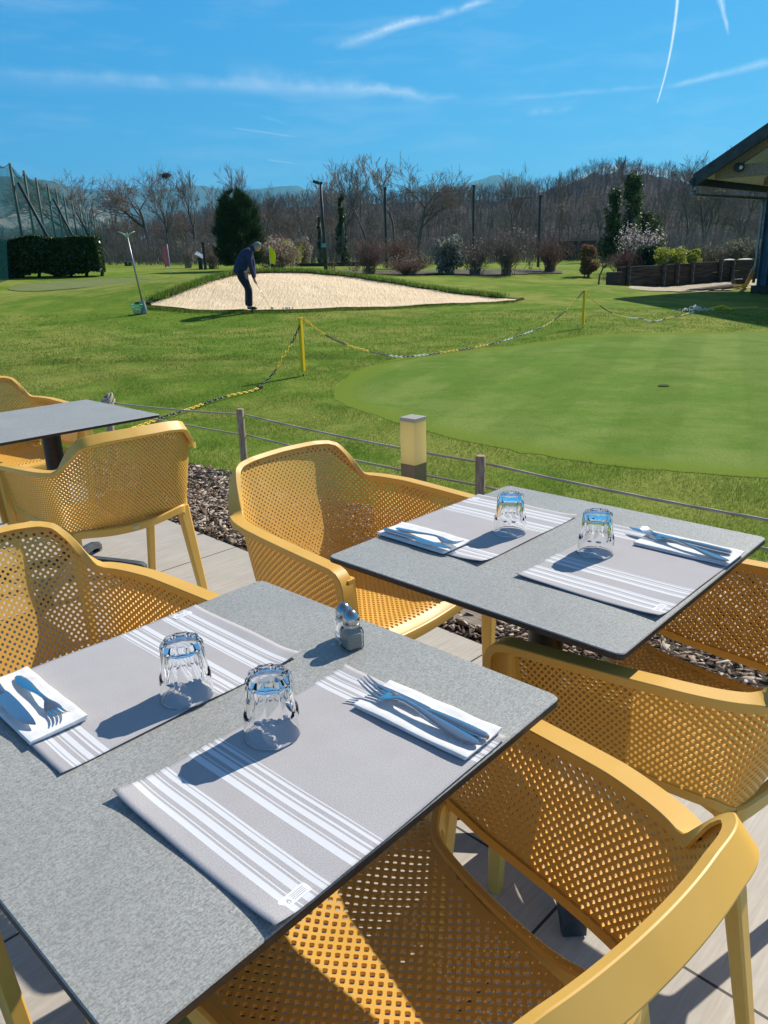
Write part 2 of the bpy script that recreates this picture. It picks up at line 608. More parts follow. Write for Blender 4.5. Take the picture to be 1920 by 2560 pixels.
    for sx in (-1, 1):
        out['legs'].append(leg(Vector((sx * .312, .226, .640)), Vector((sx * .274, .262, .0)), .030, .052, .030, .026, sx))
        out['legs'].append(leg(Vector((sx * .226, -.186, .445)), Vector((sx * .243, -.275, .0)), .046, .036, .030, .026, sx))
    # ---- rails
    def rail(path, hts, th=.018):
        secs = []
        for i, p in enumerate(path):
            t = (path[min(i + 1, len(path) - 1)] - path[max(i - 1, 0)]); t.z = 0
            t.normalize()
            n = Vector((t.y, -t.x, 0))
            h = hts[i]
            secs.append([p + n * th / 2, p + n * (th / 2 - .004) + Vector((0, 0, .004)), p - n * (th / 2 - .004) + Vector((0, 0, .004)), p - n * th / 2, p - n * th / 2 - Vector((0, 0, h)), p + n * th / 2 - Vector((0, 0, h))])
        mb = MB(); mb.sweep(secs)
        return mb.mesh('chair_rail', 35)
    out['rails'] = []
    for sx in (-1, 1):
        pa = cr([(sx * .288, .232, .452), (sx * .262, .222, .450), (sx * .222, .180, .447), (sx * .204, .11, .445), (sx * .192, .0, .444), (sx * .192, -.10, .444), (sx * .212, -.165, .446), (sx * .228, -.19, .446)], 5)
        n_ = len(pa)
        h = [.036 + .055 * max(0, 1 - k / 6) ** 2 + .05 * max(0, 1 - (n_ - 1 - k) / 5) ** 2 for k in range(n_)]
        out['rails'].append(('side_rail', rail(pa, h)))
    pa = cr([(-.226, -.196, .446), (-.20, -.208, .449), (-.10, -.218, .435), (0, -.221, .430), (.10, -.218, .435), (.20, -.208, .449), (.226, -.196, .446)], 6)
    n_ = len(pa)
    h = [.026 + .05 * max(0, 1 - k / 5) ** 2 + .05 * max(0, 1 - (n_ - 1 - k) / 5) ** 2 for k in range(n_)]
    out['rails'].append(('rear_rail', rail(pa, h, .02)))
    mb = MB()
    ring = []
    for yy, k in ((-.2305, 1.0), (-.2335, .82)):
        ring.append([Vector((.016 * k * math.cos(a), yy, .418 + .0075 * k * math.sin(a))) for a in np.linspace(0, 2 * PI, 20, endpoint=False)])
    mb.sweep(ring)
    out['badge'] = mb.mesh('chair_badge', 40)
    return out
M_BADGE, _, _ = material('moulded_badge', (0.66, 0.58, 0.42), 0.35)
CHAIR_G = 'yellow perforated armchairs around the tables'
cp = chair_parts()
def add_chair_proto():
    r = empty('armchair', (0, 0, 0), 0, 'x', 'armchair', CHAIR_G)
    link('backrest', cp['backrest'], M_YEL, r)
    link('rim', cp['rim'], M_YEL, r)
    link('seat', cp['seat'], M_YEL, r)
    for m_ in cp['legs']: link('leg', m_, M_YEL, r)
    for n_, m_ in cp['rails']: link(n_, m_, M_YEL, r)
    link('badge', cp['badge'], M_BADGE, r)
    return r
chair0 = add_chair_proto()
CH_POS = [
    (-.063, 2.07, 3.986, 'yellow armchair in the middle, at the left side of the table by the lawn'),
    (-.66, 1.322, 4.049, 'yellow armchair at the left side of the nearest table, inside of its backrest showing'),
    (-1.114, 2.926, .764, 'yellow armchair turned away, its back towards the viewer, at the bare table'),
    (-1.983, 3.958, 3.999, 'yellow armchair beyond the bare table, farthest one at the left edge'),
    (.007, .75, .669, 'nearest yellow armchair at lower right with its seat under the nearest table'),
    (.607, 1.376, .792, 'yellow armchair at the right edge, pushed under the right table beside the mulch'),
]
for i, (x, y, rz, lab) in enumerate(CH_POS):
    c = chair0 if i == 0 else copy_tree(chair0)
    c.location = (x, y, 0)
    c.rotation_euler = (0, 0, rz)
    c['label'] = lab

# ================================================================== TABLES
def speckle(name, base, dark, light, rough=0.55):
    m, nt, b = material(name, base, rough, 0, 0.5)
    v = nt.coord('Object')
    a = nt.noise(v, 430, 3, 0.75)
    l = nt.noise(v, 5, 4)
    st = nt.noise(nt.mapping(v, (120, 640, 1)), 1.0, 2, 0.6)
    f = nt.math('ADD', nt.math('MULTIPLY', a, 0.7), nt.math('MULTIPLY', st, 0.3))
    c = nt.ramp(f, [(0.38, dark), (0.49, base), (0.60, light)])
    c = nt.mix(nt.ramp(l, [(0.35, 0.0), (0.7, 0.35)]), c, tuple(x * 0.72 for x in base))
    nt.link(c, b.inputs['Base Color'])
    nt.link(nt.math('MULTIPLY_ADD', a, 0.25, rough - .12), b.inputs['Roughness'])
    nt.link(nt.bump(a, 0.25, 0.0005), b.inputs['Normal'])
    return m
M_TOP = speckle('grey_stone_laminate', (.345, .35, .335), (.20, .21, .205), (.49, .50, .48), .5)
M_EDGE = noisy('black_laminate_core', (.018, .018, .02), (.03, .03, .033), 60, .45)
M_IRON = noisy('black_powder_coat', (.012, .012, .014), (.022, .022, .026), 40, .42, 0, .1, .0005)
M_FOOT = noisy('scuffed_grey_iron', (.05, .055, .06), (.10, .105, .11), 14, .45, 0.2, .1, .001)
def rrect(w_, d_, r_, n=6):
    pts = []
    for cx, cy, a0 in ((w_ / 2 - r_, d_ / 2 - r_, 0), (-w_ / 2 + r_, d_ / 2 - r_, 90), (-w_ / 2 + r_, -d_ / 2 + r_, 180), (w_ / 2 - r_, -d_ / 2 + r_, 270)):
        for k in range(n + 1):
            a = R(a0 + 90 * k / n)
            pts.append((cx + r_ * math.cos(a), cy + r_ * math.sin(a)))
    return pts
def make_table(x, y, rz, label, arm_rot):
    r = empty('cafe_table', (x, y, 0), rz, label, 'table', 'grey square terrace tables')
    mb = MB()
    for inset, z, in ((0, 0),): pass
    secs = []
    for inset, z in ((.0012, .7375), (0, .7385), (0, .7465), (.0004, .7482), (.0018, .750)):
        secs.append([Vector((a, b_, z)) for a, b_ in rrect(.70 - 2 * inset, .69 - 2 * inset, .014)])
    n = len(secs[0])
    mb.sweep(secs, 1)
    mb.mi = [1] * len(mb.mi)
    mb.mi[-1] = 0
    for k in range(3 * n, 4 * n): mb.mi[k] = 0
    o = mb.build('tabletop', [M_TOP, M_EDGE], r)
    o.cycles.is_caustics_receiver = True
    mb = MB(); mb.lathe([(.040, .07), (.040, .733)], 24)
    mb.build('column', M_IRON, r, smooth=40)
    mb = MB(); mb.box((0, 0, .7335), (.30, .30, .006)); mb.build('mounting_plate', M_IRON, r)
    mb = MB(); mb.lathe([(.058, .05), (.062, .062), (.060, .085), (.044, .105)], 24); mb.build('hub', M_FOOT, r, smooth=40)
    for k in range(4):
        a = arm_rot + k * PI / 2
        d = Vector((math.cos(a), math.sin(a), 0)); nn = Vector((-d.y, d.x, 0))
        secs = []
        for t, zt, zb, w_ in ((.04, .098, .05, .05), (.10, .090, .052, .046), (.18, .078, .048, .044), (.25, .066, .038, .046), (.30, .056, .022, .05), (.325, .050, .006, .052), (.338, .040, .004, .050)):
            p = d * t
            secs.append([p + nn * s_ * w_ / 2 * k_ + Vector((0, 0, z)) for s_, z, k_ in ((-1, zb, 1), (1, zb, 1), (1, zt - .01, 1), (.7, zt, 1), (-.7, zt, 1), (-1, zt - .01, 1))])
        mb = MB(); mb.sweep(secs)
        arm = mb.build('foot_arm', M_FOOT, r, smooth=35)
        mb = MB(); mb.lathe([(.016, 0), (.018, .003), (.018, .010)], 12, tuple(d * .315)); mb.build('glide', M_IRON, arm)
    return r
T1 = (-.2406, .9391, .8238)
T2 = (.3638, 1.5658, .8132)
T3 = (-1.467, 3.31, .81)
make_table(*T1, 'nearest grey square table with two place settings and salt and pepper shakers', R(45))
make_table(*T2, 'grey square table on the right with two place settings, beside the lawn', R(45))
make_table(*T3, 'bare grey square table at the left with nothing on it', R(45))
# ================================================================== PLACE SETTINGS
ZTOP = 0.750
M_MAT, nt, b = material('striped_paper', (.45, .43, .46), .85, 0, .2)
uvn = nt.coord('UV')
sx_ = nt.new('ShaderNodeSeparateXYZ'); nt.link(uvn, sx_.inputs[0])
stops = [(0.0, 0)]
def band(x0, segs):
    x = x0
    for w_, on in segs:
        stops.append((x / 40.0, on)); x += w_
    stops.append((x / 40.0, 0))
BAND = [(.85, 1), (.28, 0), (.22, 1), (.62, 0), (.85, 1), (.28, 0), (.22, 1), (.62, 0), (.55, 1), (.25, 0), (.25, 1)]
band(2.4, BAND); band(10.6, BAND)
st1 = nt.ramp(sx_.outputs[0], stops, 'CONSTANT')
stops = [(0.0, 0)]; band(33.2, BAND)
st2 = nt.ramp(sx_.outputs[0], stops, 'CONSTANT')
wv = nt.noise(nt.mapping(uvn, (260, 200, 1)), 1.0, 2, .7)
big = nt.noise(nt.mapping(uvn, (6, 5, 1)), 1.0, 3, .6)
wf = nt.new('ShaderNodeTexWave', wave_type='BANDS', bands_direction='DIAGONAL')
nt.link(nt.mapping(uvn, (40, 30, 1)), wf.inputs[0]); wf.inputs['Scale'].default_value = 3.0; wf.inputs['Distortion'].default_value = 1.5
g = nt.mix(nt.ramp(wv, [(.35, 0.0), (.65, 1.0)]), (.36, .35, .365), (.56, .55, .565))
g = nt.mix(nt.math('MULTIPLY', wf.outputs['Fac'], .10), g, (.62, .60, .63))
g = nt.mix(nt.math('MULTIPLY', nt.ramp(big, [(.4, 0.0), (.65, 1.0)]), .18), g, (.36, .33, .34))
wh = nt.mix(wv, (.66, .68, .72), (.80, .82, .86))
nt.link(nt.mix(nt.math('MAXIMUM', st1, st2), g, wh), b.inputs['Base Color'])
nt.link(nt.bump(wv, .25, .0004), b.inputs['Normal'])
M_LABEL, _, _ = material('printed_label', (.84, .86, .9), .8, 0, .2)
M_INK, _, _ = material('printed_ink', (.42, .42, .46), .8, 0, .2)
M_PAPER = noisy('white_tissue', (.80, .80, .80), (.90, .90, .89), 40, .9, 0, .35, .0008, detail=3, spec=.15, bscale=220)

def wavy(x, y, seed): return mnoise.noise(Vector((x * 9 + seed * 3.1, y * 9, seed * 1.7)))
def make_mat(cx, cy, rz, seed, label, lifts):
    r = empty('placemat', (cx, cy, ZTOP + .0008), rz, label, 'placemat', 'striped paper placemats on the tables')
    nx, ny = 48, 36
    V = []; UV = []
    for j in range(ny + 1):
        for i in range(nx + 1):
            u, v = i / nx, j / ny
            x, y = (u - .5) * .40, (v - .5) * .30
            z = .0012 + .0012 * wavy(x, y, seed)
            for (lu, lv, h, rad) in lifts:
                d = math.hypot((u - lu) * .4, (v - lv) * .3)
                if d < rad: z += h * (1 - d / rad) ** 2
            ed = min(u, 1 - u) * .4
            z += .0030 * math.exp(-(ed / .02) ** 2) * (0.5 + 0.5 * math.sin(v * 7 + seed * 2))
            ed = min(v, 1 - v) * .3
            z += .0014 * math.exp(-(ed / .015) ** 2) * (0.5 + 0.5 * math.sin(u * 8 + seed))
            V.append((x, y, max(z, .0002))); UV.append((u, v))
    F = [(j * (nx + 1) + i, j * (nx + 1) + i + 1, (j + 1) * (nx + 1) + i + 1, (j + 1) * (nx + 1) + i) for j in range(ny) for i in range(nx)]
    me = bpy.data.meshes.new('placemat_sheet')
    me.from_pydata(V, [], F)
    ul = me.uv_layers.new(name='UVMap')
    for l in me.loops: ul.data[l.index].uv = UV[l.vertex_index]
    me.polygons.foreach_set('use_smooth', [True] * len(me.polygons))
    s = link('sheet', me, M_MAT, r)
    s.cycles.is_caustics_receiver = True
    so = s.modifiers.new('s', 'SOLIDIFY'); so.thickness = .0003; so.offset = 1
    def H(x, y):
        i = min(nx, max(0, int(round((x / .4 + .5) * nx)))); j = min(ny, max(0, int(round((y / .3 + .5) * ny))))
        return V[j * (nx + 1) + i][2]
    # small printed recycling label near one corner
    lx, ly = -.160, -.133
    lz = max(H(lx - .012, ly), H(lx + .012, ly), H(lx, ly + .008), H(lx, ly - .008)) + .0004
    mb = MB()
    loop = rrect(.036, .014, .003, 4)
    mb.sweep([[Vector((lx + a, ly + b_, lz - .0008)) for a, b_ in loop], [Vector((lx + a, ly + b_, lz)) for a, b_ in loop]])
    lb = mb.build('printed_label', M_LABEL, r)
    mb = MB()
    tri = [(-.0108, -.0035), (-.0064, -.0035), (-.0086, .0028)]
    for k in range(3):
        a, b_ = tri[k], tri[(k + 1) % 3]
        p, q = Vector((a[0], a[1], 0)).lerp(Vector((b_[0], b_[1], 0)), .12), Vector((a[0], a[1], 0)).lerp(Vector((b_[0], b_[1], 0)), .8)
        mb.tube([p + Vector((lx, ly, lz + .0001)), q + Vector((lx, ly, lz + .0001))], .0003, 4)
    for k in range(4):
        mb.box((lx + .005, ly + .0035 - k * .0023, lz + .0001), (.018 - .002 * (k % 2), .0006, .0003))
    mb.build('recycling_mark', M_INK, lb)
    return r
make_mat(-.092, .8131, .8316, 1, 'striped grey paper placemat nearest the viewer, under the glass and napkin at the table edge', [(0, 1, .007, .07), (0, 0, .003, .05), (1, 1, .002, .06)])
make_mat(-.3903, 1.0604, .8088 + PI, 2, 'striped grey paper placemat on the far left side of the nearest table', [(1, 1, .002, .05), (0, 1, .006, .07), (.5, 1, .003, .1)])
make_mat(.2281, 1.7181, .8113 + PI, 3, 'striped grey paper placemat on the left half of the right table', [(1, 1, .006, .08), (0, 1, .002, .05)])
make_mat(.5071, 1.4435, .7983, 4, 'striped grey paper placemat on the right half of the right table', [(0, 1, .003, .05), (0, 0, .003, .05)])

# ---- napkins
def make_napkin(pts, label, seed, fold_side=1, h=.0075):
    """pts: left, top, right, bottom picture corners"""
    L_, T_, R_, B_ = [at_z(u, v, ZTOP + .004) for u, v in pts]
    a0, a1 = (L_ + T_) / 2, (R_ + B_) / 2
    ax = a1 - a0; ln = ax.length; ang = math.atan2(ax.y, ax.x)
    wd = ((T_ - L_).length + (R_ - B_).length) / 2
    c = (a0 + a1) / 2
    r = empty('napkin', (c.x, c.y, ZTOP + .0042), ang, label, 'napkin', 'folded white paper napkins under the cutlery')
    # local: x along length, y across; the folded edge on the side -fold_side
    n = 34
    def section(x, lay, off):
        # one folded ply: closed ribbon loop in (y,z)
        w_ = wd - off
        z0 = lay * h / 3
        t = h / 3 * .80
        pts_ = []
        for k in range(10):
            yy = -w_ / 2 + w_ * k / 9
            pts_.append((yy, z0))
        for k in range(1, 4):
            a = -PI / 2 + PI * k / 4
            pts_.append((w_ / 2 + t / 2 * math.cos(a), z0 + t / 2 + t / 2 * math.sin(a)))
        for k in range(10):
            yy = w_ / 2 - w_ * k / 9
            pts_.append((yy, z0 + t))
        for k in range(1, 4):
            a = PI / 2 + PI * k / 4
            pts_.append((-w_ / 2 + t * .5 * math.cos(a) * (1.6 if lay == 2 else 1), z0 + t / 2 + t / 2 * math.sin(a)))
        return pts_
    mb = MB()
    for lay in range(3):
        secs = []
        for i in range(n + 1):
            x = -ln / 2 + (ln - .002 * (2 - lay)) * i / n
            sh = .0012 * math.sin(lay * 2 + seed)
            sec = []
            for yy, zz in section(x, lay, .001 * lay):
                y2 = yy * (-fold_side) + sh + .001 * mnoise.noise(Vector((x * 25, lay, seed)))
                wob = .0018 * mnoise.noise(Vector((x * 14 + seed, yy * 12, 0))) * (lay + 1) / 3
                bulge = .0035 * math.exp(-((yy + wd / 2) / .012) ** 2) * (0.6 + 0.6 * mnoise.noise(Vector((x * 22, seed, 4)))) if lay == 2 and zz > lay * h / 3 + .0005 else 0
                z2 = max(zz + wob + bulge, .0002 + .0015 * lay)
                sec.append(Vector((x, y2, z2)))
            secs.append(sec)
        mb.sweep(secs)
    o = mb.build('folded_paper', M_PAPER, r, smooth=60)
    return r
# fold towards the viewer on N1/N4
make_napkin([(766, 1528), (843, 1479), (1084, 1583), (1010, 1648)], 'folded white napkin under fork and knife at the right corner of the nearest table', 1, 1)
make_napkin([(-52, 1494), (59.6, 1451), (193, 1557), (65, 1613)], 'folded white napkin at the far left edge of the nearest table', 2, 1)
make_napkin([(815.6, 1155.7), (867, 1130.7), (1011, 1175), (965.6, 1197.4)], 'folded white napkin at the left corner of the right table', 3, 1, .006)
make_napkin([(1368.4, 1176), (1405.5, 1154), (1605.7, 1197), (1577, 1225.4)], 'folded white napkin at the right end of the right table', 4, 1, .006)

# ---- cutlery
M_STEEL, nt, b = material('polished_steel', (.62, .64, .66), .14, 1.0, .5)
fs_ = nt.noise(nt.coord('Object'), 120, 4)
nt.link(nt.math('MULTIPLY_ADD', fs_, .12, .07), b.inputs['Roughness'])
def loft(mb, prof, n=10):
    """prof rows: x, half width, z centre, half thickness"""
    secs = []
    for x, hw_, zc, ht in prof:
        loop = []
        for k in range(n):
            a = 2 * PI * k / n
            ca, sa = math.cos(a), math.sin(a)
            loop.append(Vector((x, math.copysign(abs(ca) ** .8, ca) * hw_, zc + math.copysign(abs(sa) ** .8, sa) * ht)))
        secs.append(loop)
    mb.sweep(secs)
def fork_mesh(L_):
    mb = MB()
    pr = [(0, .002, .0032, .0008), (.004, .006, .0030, .0013), (.02, .0095, .0028, .0017), (.045, .0090, .0040, .0018), (.07, .0062, .0062, .0019), (.095, .0038, .0088, .0020), (.115, .0032, .0102, .0021), (.127, .0042, .0098, .0018), (.137, .0092, .0072, .0013), (.145, .0122, .0046, .0011), (.153, .0125, .0032, .0011)]
    loft(mb, pr, 12)
    for k in range(4):
        y0 = (k - 1.5) * .0064
        secs = []
        for x, zc, hw_, ht in ((.151, .0033, .0026, .0011), (.160, .0033, .0019, .0010), (.172, .0052, .0017, .0010), (.184, .0090, .0015, .0009), (.193, .0135, .0008, .0006)):
            yy = y0 * (1 - .1 * (x - .151) / .04)
            secs.append([Vector((x, yy + a * hw_, zc + b_ * ht)) for a, b_ in ((-1, -.5), (-.5, -1), (.5, -1), (1, -.5), (1, .5), (.5, 1), (-.5, 1), (-1, .5))])
        mb.sweep(secs)
    me = mb.mesh('fork', 50)
    return me
def knife_mesh():
    mb = MB()
    pr = [(0, .0035, .0045, .0030), (.006, .0072, .0045, .0040), (.03, .0085, .0045, .0042), (.06, .0075, .0045, .0042), (.085, .0060, .0045, .0038), (.098, .0055, .0045, .0030), (.104, .0065, .0045, .0016)]
    loft(mb, pr, 12)
    secs = []
    for x, y0, y1, ht in ((.102, -.0062, .0062, .0011), (.112, -.0105, .0072, .0010), (.14, -.0110, .0082, .0009), (.175, -.0100, .0080, .0008), (.195, -.0065, .0072, .0007), (.206, .0005, .0058, .0006), (.210, .0035, .0050, .0004)):
        secs.append([Vector((x, y0, .0045)), Vector((x, (y0 + y1) / 2, .0045 - ht)), Vector((x, y1, .0045 - ht)), Vector((x, y1, .0045 + ht)), Vector((x, (y0 + y1) / 2, .0045 + ht))])
    mb.sweep(secs)
    return mb.mesh('knife', 50)
FM, KM = fork_mesh(.19), knife_mesh()
def place(name, me, end, tip, z, L_, label, cat, group, flip=False, roll=0, pitch=0):
    a, b_ = at_z(*end, z), at_z(*tip, z)
    ang = math.atan2(b_.y - a.y, b_.x - a.x)
    o = link(name, me, None if me.materials else M_STEEL)
    o.rotation_euler = (roll, pitch, ang)
    s_ = min(1.12, max(.9, (b_ - a).length / L_))
    o.scale = (s_, (-1 if flip else 1) * s_, s_)
    o.location = a
    return tag(o, label, cat, group)
NZ = ZTOP + .0125
FG, KG = 'steel forks laid on the napkins', 'steel knives laid on the napkins'
place('table_knife', KM, (1054, 1600), (803, 1484), NZ, .21, 'steel knife on the napkin at the right corner of the nearest table', 'knife', KG, True)
place('fork', FM, (1034, 1612), (783, 1482), NZ + .001, .193, 'steel fork lying half across the knife at the right corner of the nearest table', 'fork', FG)
place('table_knife', KM, (-46, 1445), (95, 1603), NZ, .21, 'steel knife on the napkin at the left edge of the nearest table', 'knife', KG)
place('fork', FM, (37, 1464), (141, 1558), NZ, .193, 'steel fork on the napkin at the left edge of the nearest table', 'fork', FG)
place('table_knife', KM, (830.5, 1147), (975, 1190), NZ - .002, .21, 'steel knife on the napkin at the left corner of the right table', 'knife', KG)
place('fork', FM, (856, 1143), (997, 1182), NZ - .001, .193, 'steel fork on the napkin at the left corner of the right table', 'fork', FG)
place('table_knife', KM, (1580, 1199), (1355, 1144), NZ - .002, .21, 'steel knife on the napkin at the right end of the right table', 'knife', KG, True)
place('fork', FM, (1573, 1215), (1389, 1153), NZ - .001, .193, 'steel fork crossing the knife at the right end of the right table', 'fork', FG)

# ---- upside-down tumblers
M_GLASS, nt, b = material('clear_glass', (1, 1, 1), 0.0, 0, .5)
b.inputs['Transmission Weight'].default_value = 1.0
b.inputs['IOR'].default_value = 1.40
def glass_mesh():
    H_ = .092; N = 80; F = 10
    def poly(th, k):      # radius factor of a rounded decagon
        a = (th % (2 * PI / F)) - PI / F
        return (1 - k) + k * math.cos(PI / F) / math.cos(a)
    rows = []
    # outer from rim (bottom) up to base (top)
    outer = [(.0372, 0, 0), (.0383, .0012, 0), (.0383, .012, 0), (.0378, .024, 0), (.0374, .030, 0), (.0368, .0345, .15), (.0352, .039, 1), (.0345, .045, 1), (.0330, .058, 1), (.0316, .072, 1), (.0310, .080, 1.0), (.0313, .085, 1.0), (.0302, .0895, 1.0), (.0280, H_, .9), (.0240, H_, .6), (.0225, H_ - .0016, .2), (.010, H_ - .0026, 0)]
    inner = [(.0362, .0006, 0), (.0358, .012, 0), (.0350, .030, 0), (.0335, .040, 0), (.0310, .058, 0), (.0290, .070, 0), (.0262, .0765, 0), (.020, .0785, 0), (.008, .079, 0)]
    vs, fs = [], []
    def addrow(r_, z, k):
        for i in range(N):
            th = 2 * PI * i / N
            f = poly(th, 1.6) if k > .5 else poly(th, k * 1.6)
            rr = r_ * (f if k > 0 else 1)
            zz = z
            if .034 < z < .040:   # arched lower ends of the facets
                a = (th % (2 * PI / F)) - PI / F
                zz = z + .0035 * (abs(a) / (PI / F)) ** 1.5
            vs.append((rr * math.cos(th), rr * math.sin(th), zz))
    for r_, z, k in outer: addrow(r_, z, k)
    nO = len(outer)
    for r_, z, k in inner: addrow(r_, z, k)
    def strip(a, b_, rev=False):
        for i in range(N):
            j = (i + 1) % N
            f = (a * N + i, a * N + j, b_ * N + j, b_ * N + i)
            fs.append(tuple(reversed(f)) if rev else f)
    for q in range(nO - 1): strip(q, q + 1)
    for q in range(nO, nO + len(inner) - 1): strip(q, q + 1, True)
    strip(0, nO, True)
    vs.append((0, 0, H_ - .0028)); top = len(vs) - 1
    vs.append((0, 0, .0791)); bot = len(vs) - 1
    for i in range(N):
        j = (i + 1) % N
        fs.append(((nO - 1) * N + i, (nO - 1) * N + j, top))
        q = nO + len(inner) - 1
        fs.append((q * N + j, q * N + i, bot))
    me = bpy.data.meshes.new('tumbler')
    me.from_pydata(vs, [], fs)
    bm = bmesh.new(); bm.from_mesh(me); bmesh.ops.recalc_face_normals(bm, faces=bm.faces); bm.to_mesh(me); bm.free()
    me.polygons.foreach_set('use_smooth', [True] * len(me.polygons))
    me.set_sharp_from_angle(angle=R(28))
    me.materials.append(M_GLASS)
    return me
GM = glass_mesh()
for (u, v), rz, lab in (((590, 1589), .3, 'upside-down clear tumbler on the nearest placemat, casting a long shadow over the stripes'),
                    ((406, 1507), .9, 'upside-down clear tumbler on the far left placemat of the nearest table'),
                    ((1101, 1152), .1, 'upside-down clear tumbler on the left placemat of the right table'),
                    ((1286, 1197), .5, 'upside-down clear tumbler on the right placemat of the right table')):
    p = at_z(u, v, ZTOP)
    o = link('tumbler', GM)
    o.cycles.is_caustics_caster = True
    o.location = (p.x, p.y, ZTOP + .0035)
    o.rotation_euler = (0, 0, rz)
    tag(o, lab, 'glass', 'upside-down tumblers on the placemats')

# ---- shakers
M_CHROME, _, _ = material('chrome', (.50, .50, .50), .2, 1.0)
M_PEPPER = noisy('ground_pepper', (.30, .26, .21), (.72, .66, .56), 900, .9)
M_SALT = noisy('table_salt', (.82, .82, .82), (.95, .95, .95), 900, .9)
def shaker(uv, rz, label, mat, fill_h):
    p = at_z(*uv, ZTOP)
    r = empty('salt_shaker' if mat is M_SALT else 'pepper_shaker', (p.x, p.y, ZTOP + .0005), rz, label, 'shaker', 'glass shakers with metal domes')
    mb = MB()
    def sq(w_, z, r_): return [Vector((a, b_, z)) for a, b_ in rrect(w_, w_, r_, 3)]
    mb.sweep([sq(.028, 0, .003), sq(.031, .002, .004), sq(.032, .030, .004), sq(.029, .036, .005), sq(.020, .040, .008), sq(.018, .045, .0085)])
    g = mb.build('bottle', M_GLASS, r, smooth=35)
    g.cycles.is_caustics_caster = True
    mb = MB()
    w_ = .0262
    mb.sweep([sq(w_, .0035, .003), sq(w_, fill_h - .001, .003), sq(w_ - .001, fill_h, .003)])
    fo = mb.build('pepper' if mat is M_PEPPER else 'salt', mat, g)
    fo.cycles.is_caustics_receiver = True
    mb = MB()
    mb.lathe([(.0118, .040), (.0142, .0405), (.0142, .045), (.0132, .0455), (.0140, .049), (.0146, .053), (.0136, .058), (.0105, .063), (.0070, .067), (.0030, .0688), (0.0, .0692)], 28)
    c = mb.build('cap', M_CHROME, r, smooth=40)
    mb = MB()
    for k in range(5):
        a = k * 2 * PI / 5
        q = Vector((.0048 * math.cos(a), .0048 * math.sin(a), .0681))
        mb.lathe([(.0006, 0), (.0006, .0004)], 8, tuple(q))
    mb.build('shaker_hole', M_EDGE, c)
shaker((761, 1398), .55, 'small square pepper shaker with grey pepper and a metal dome', M_PEPPER, .028)
shaker((746, 1382), .25, 'small square salt shaker with a metal dome, behind the pepper', M_SALT, .012)
# ================================================================== GROUND
GP = [(655, 803, 9.6), (1259, 704, 14.6), (1434, 830, 8.3), (725, 835, 9.0), (1500, 720, 14), (200, 760, 12), (1000, 730, 13.5),
      (540, 671, 19.3), (330, 664, 19.6), (200, 660, 20), (20, 665, 20), (830, 664, 19.6), (1105, 651, 21), (1240, 655, 20), (700, 672, 19.0),
      (400, 627, 21), (450, 607, 22), (520, 594, 23), (600, 589, 24), (700, 595, 24), (800, 607, 23.5), (900, 625, 22.6), (1000, 639, 22),
      (600, 585, 27), (700, 589, 27), (800, 597, 27), (500, 589, 27), (900, 612, 26), (1000, 620, 26),
      (372, 601, 36), (100, 628, 28), (20, 598, 37), (228, 595, 38), (300, 583, 46), (350, 567, 70), (120, 567, 72), (450, 568, 70),
      (620, 576, 50), (700, 585, 42), (850, 598, 33), (980, 593, 36), (1100, 590, 38), (1150, 587, 39), (1293, 612, 29), (1323, 622, 33),
      (1240, 583, 42), (1500, 626, 27), (1620, 640, 25), (1640, 600, 37), (800, 572, 60), (1000, 570, 62), (1250, 562, 62), (1500, 560, 62)]
cps = [at_y(*g) for g in GP]
cps += [Vector((x, y, 0)) for x in (-9, -3, 3, 9) for y in (-6, 0, 4.5)] + [Vector((x, 8, 0.0)) for x in (-14, -5, 8, 16)]
cps += [Vector((-40, 20, .6)), Vector((40, 20, 0)), Vector((-60, 100, 2.6)), (Vector((0, 100, 2.2))), Vector((60, 100, 1.8)), Vector((-45, 60, 2.0)), Vector((45, 60, 1.2))]
CX = np.array([(p.x, p.y) for p in cps]); CZ = np.array([p.z for p in cps])
def _tps(A, B):
    r = np.hypot(A[:, None, 0] - B[None, :, 0], A[:, None, 1] - B[None, :, 1]) + 1e-9
    return r * r * np.log(r)
_n = len(CX)
_K = _tps(CX, CX) + np.eye(_n) * 1.5
_Pm = np.hstack([np.ones((_n, 1)), CX])
_A = np.block([[_K, _Pm], [_Pm.T, np.zeros((3, 3))]])
_w = np.linalg.solve(_A, np.concatenate([CZ, np.zeros(3)]))
def ground_z(X, Y):
    X = np.atleast_1d(np.asarray(X, float)); Y = np.atleast_1d(np.asarray(Y, float))
    Q = np.stack([X.ravel(), Y.ravel()], 1)
    Q2 = np.stack([np.clip(Q[:, 0], -62, 62), np.clip(Q[:, 1], -6, 102)], 1)
    out = np.empty(len(Q2))
    for k in range(0, len(Q2), 20000):
        q = Q2[k:k + 20000]
        out[k:k + 20000] = _tps(q, CX) @ _w[:_n] + _w[_n] + q @ _w[_n + 1:]
    nb = np.clip((Q[:, 1] - 5.5) / 3.0, 0, 1)
    out = out * nb * nb * (3 - 2 * nb)
    return out.reshape(X.shape) - .03
def gz(x, y): return float(ground_z([x], [y])[0])
def on_ground(u, v, y):
    p = at_y(u, v, y); p.z = gz(p.x, p.y); return p

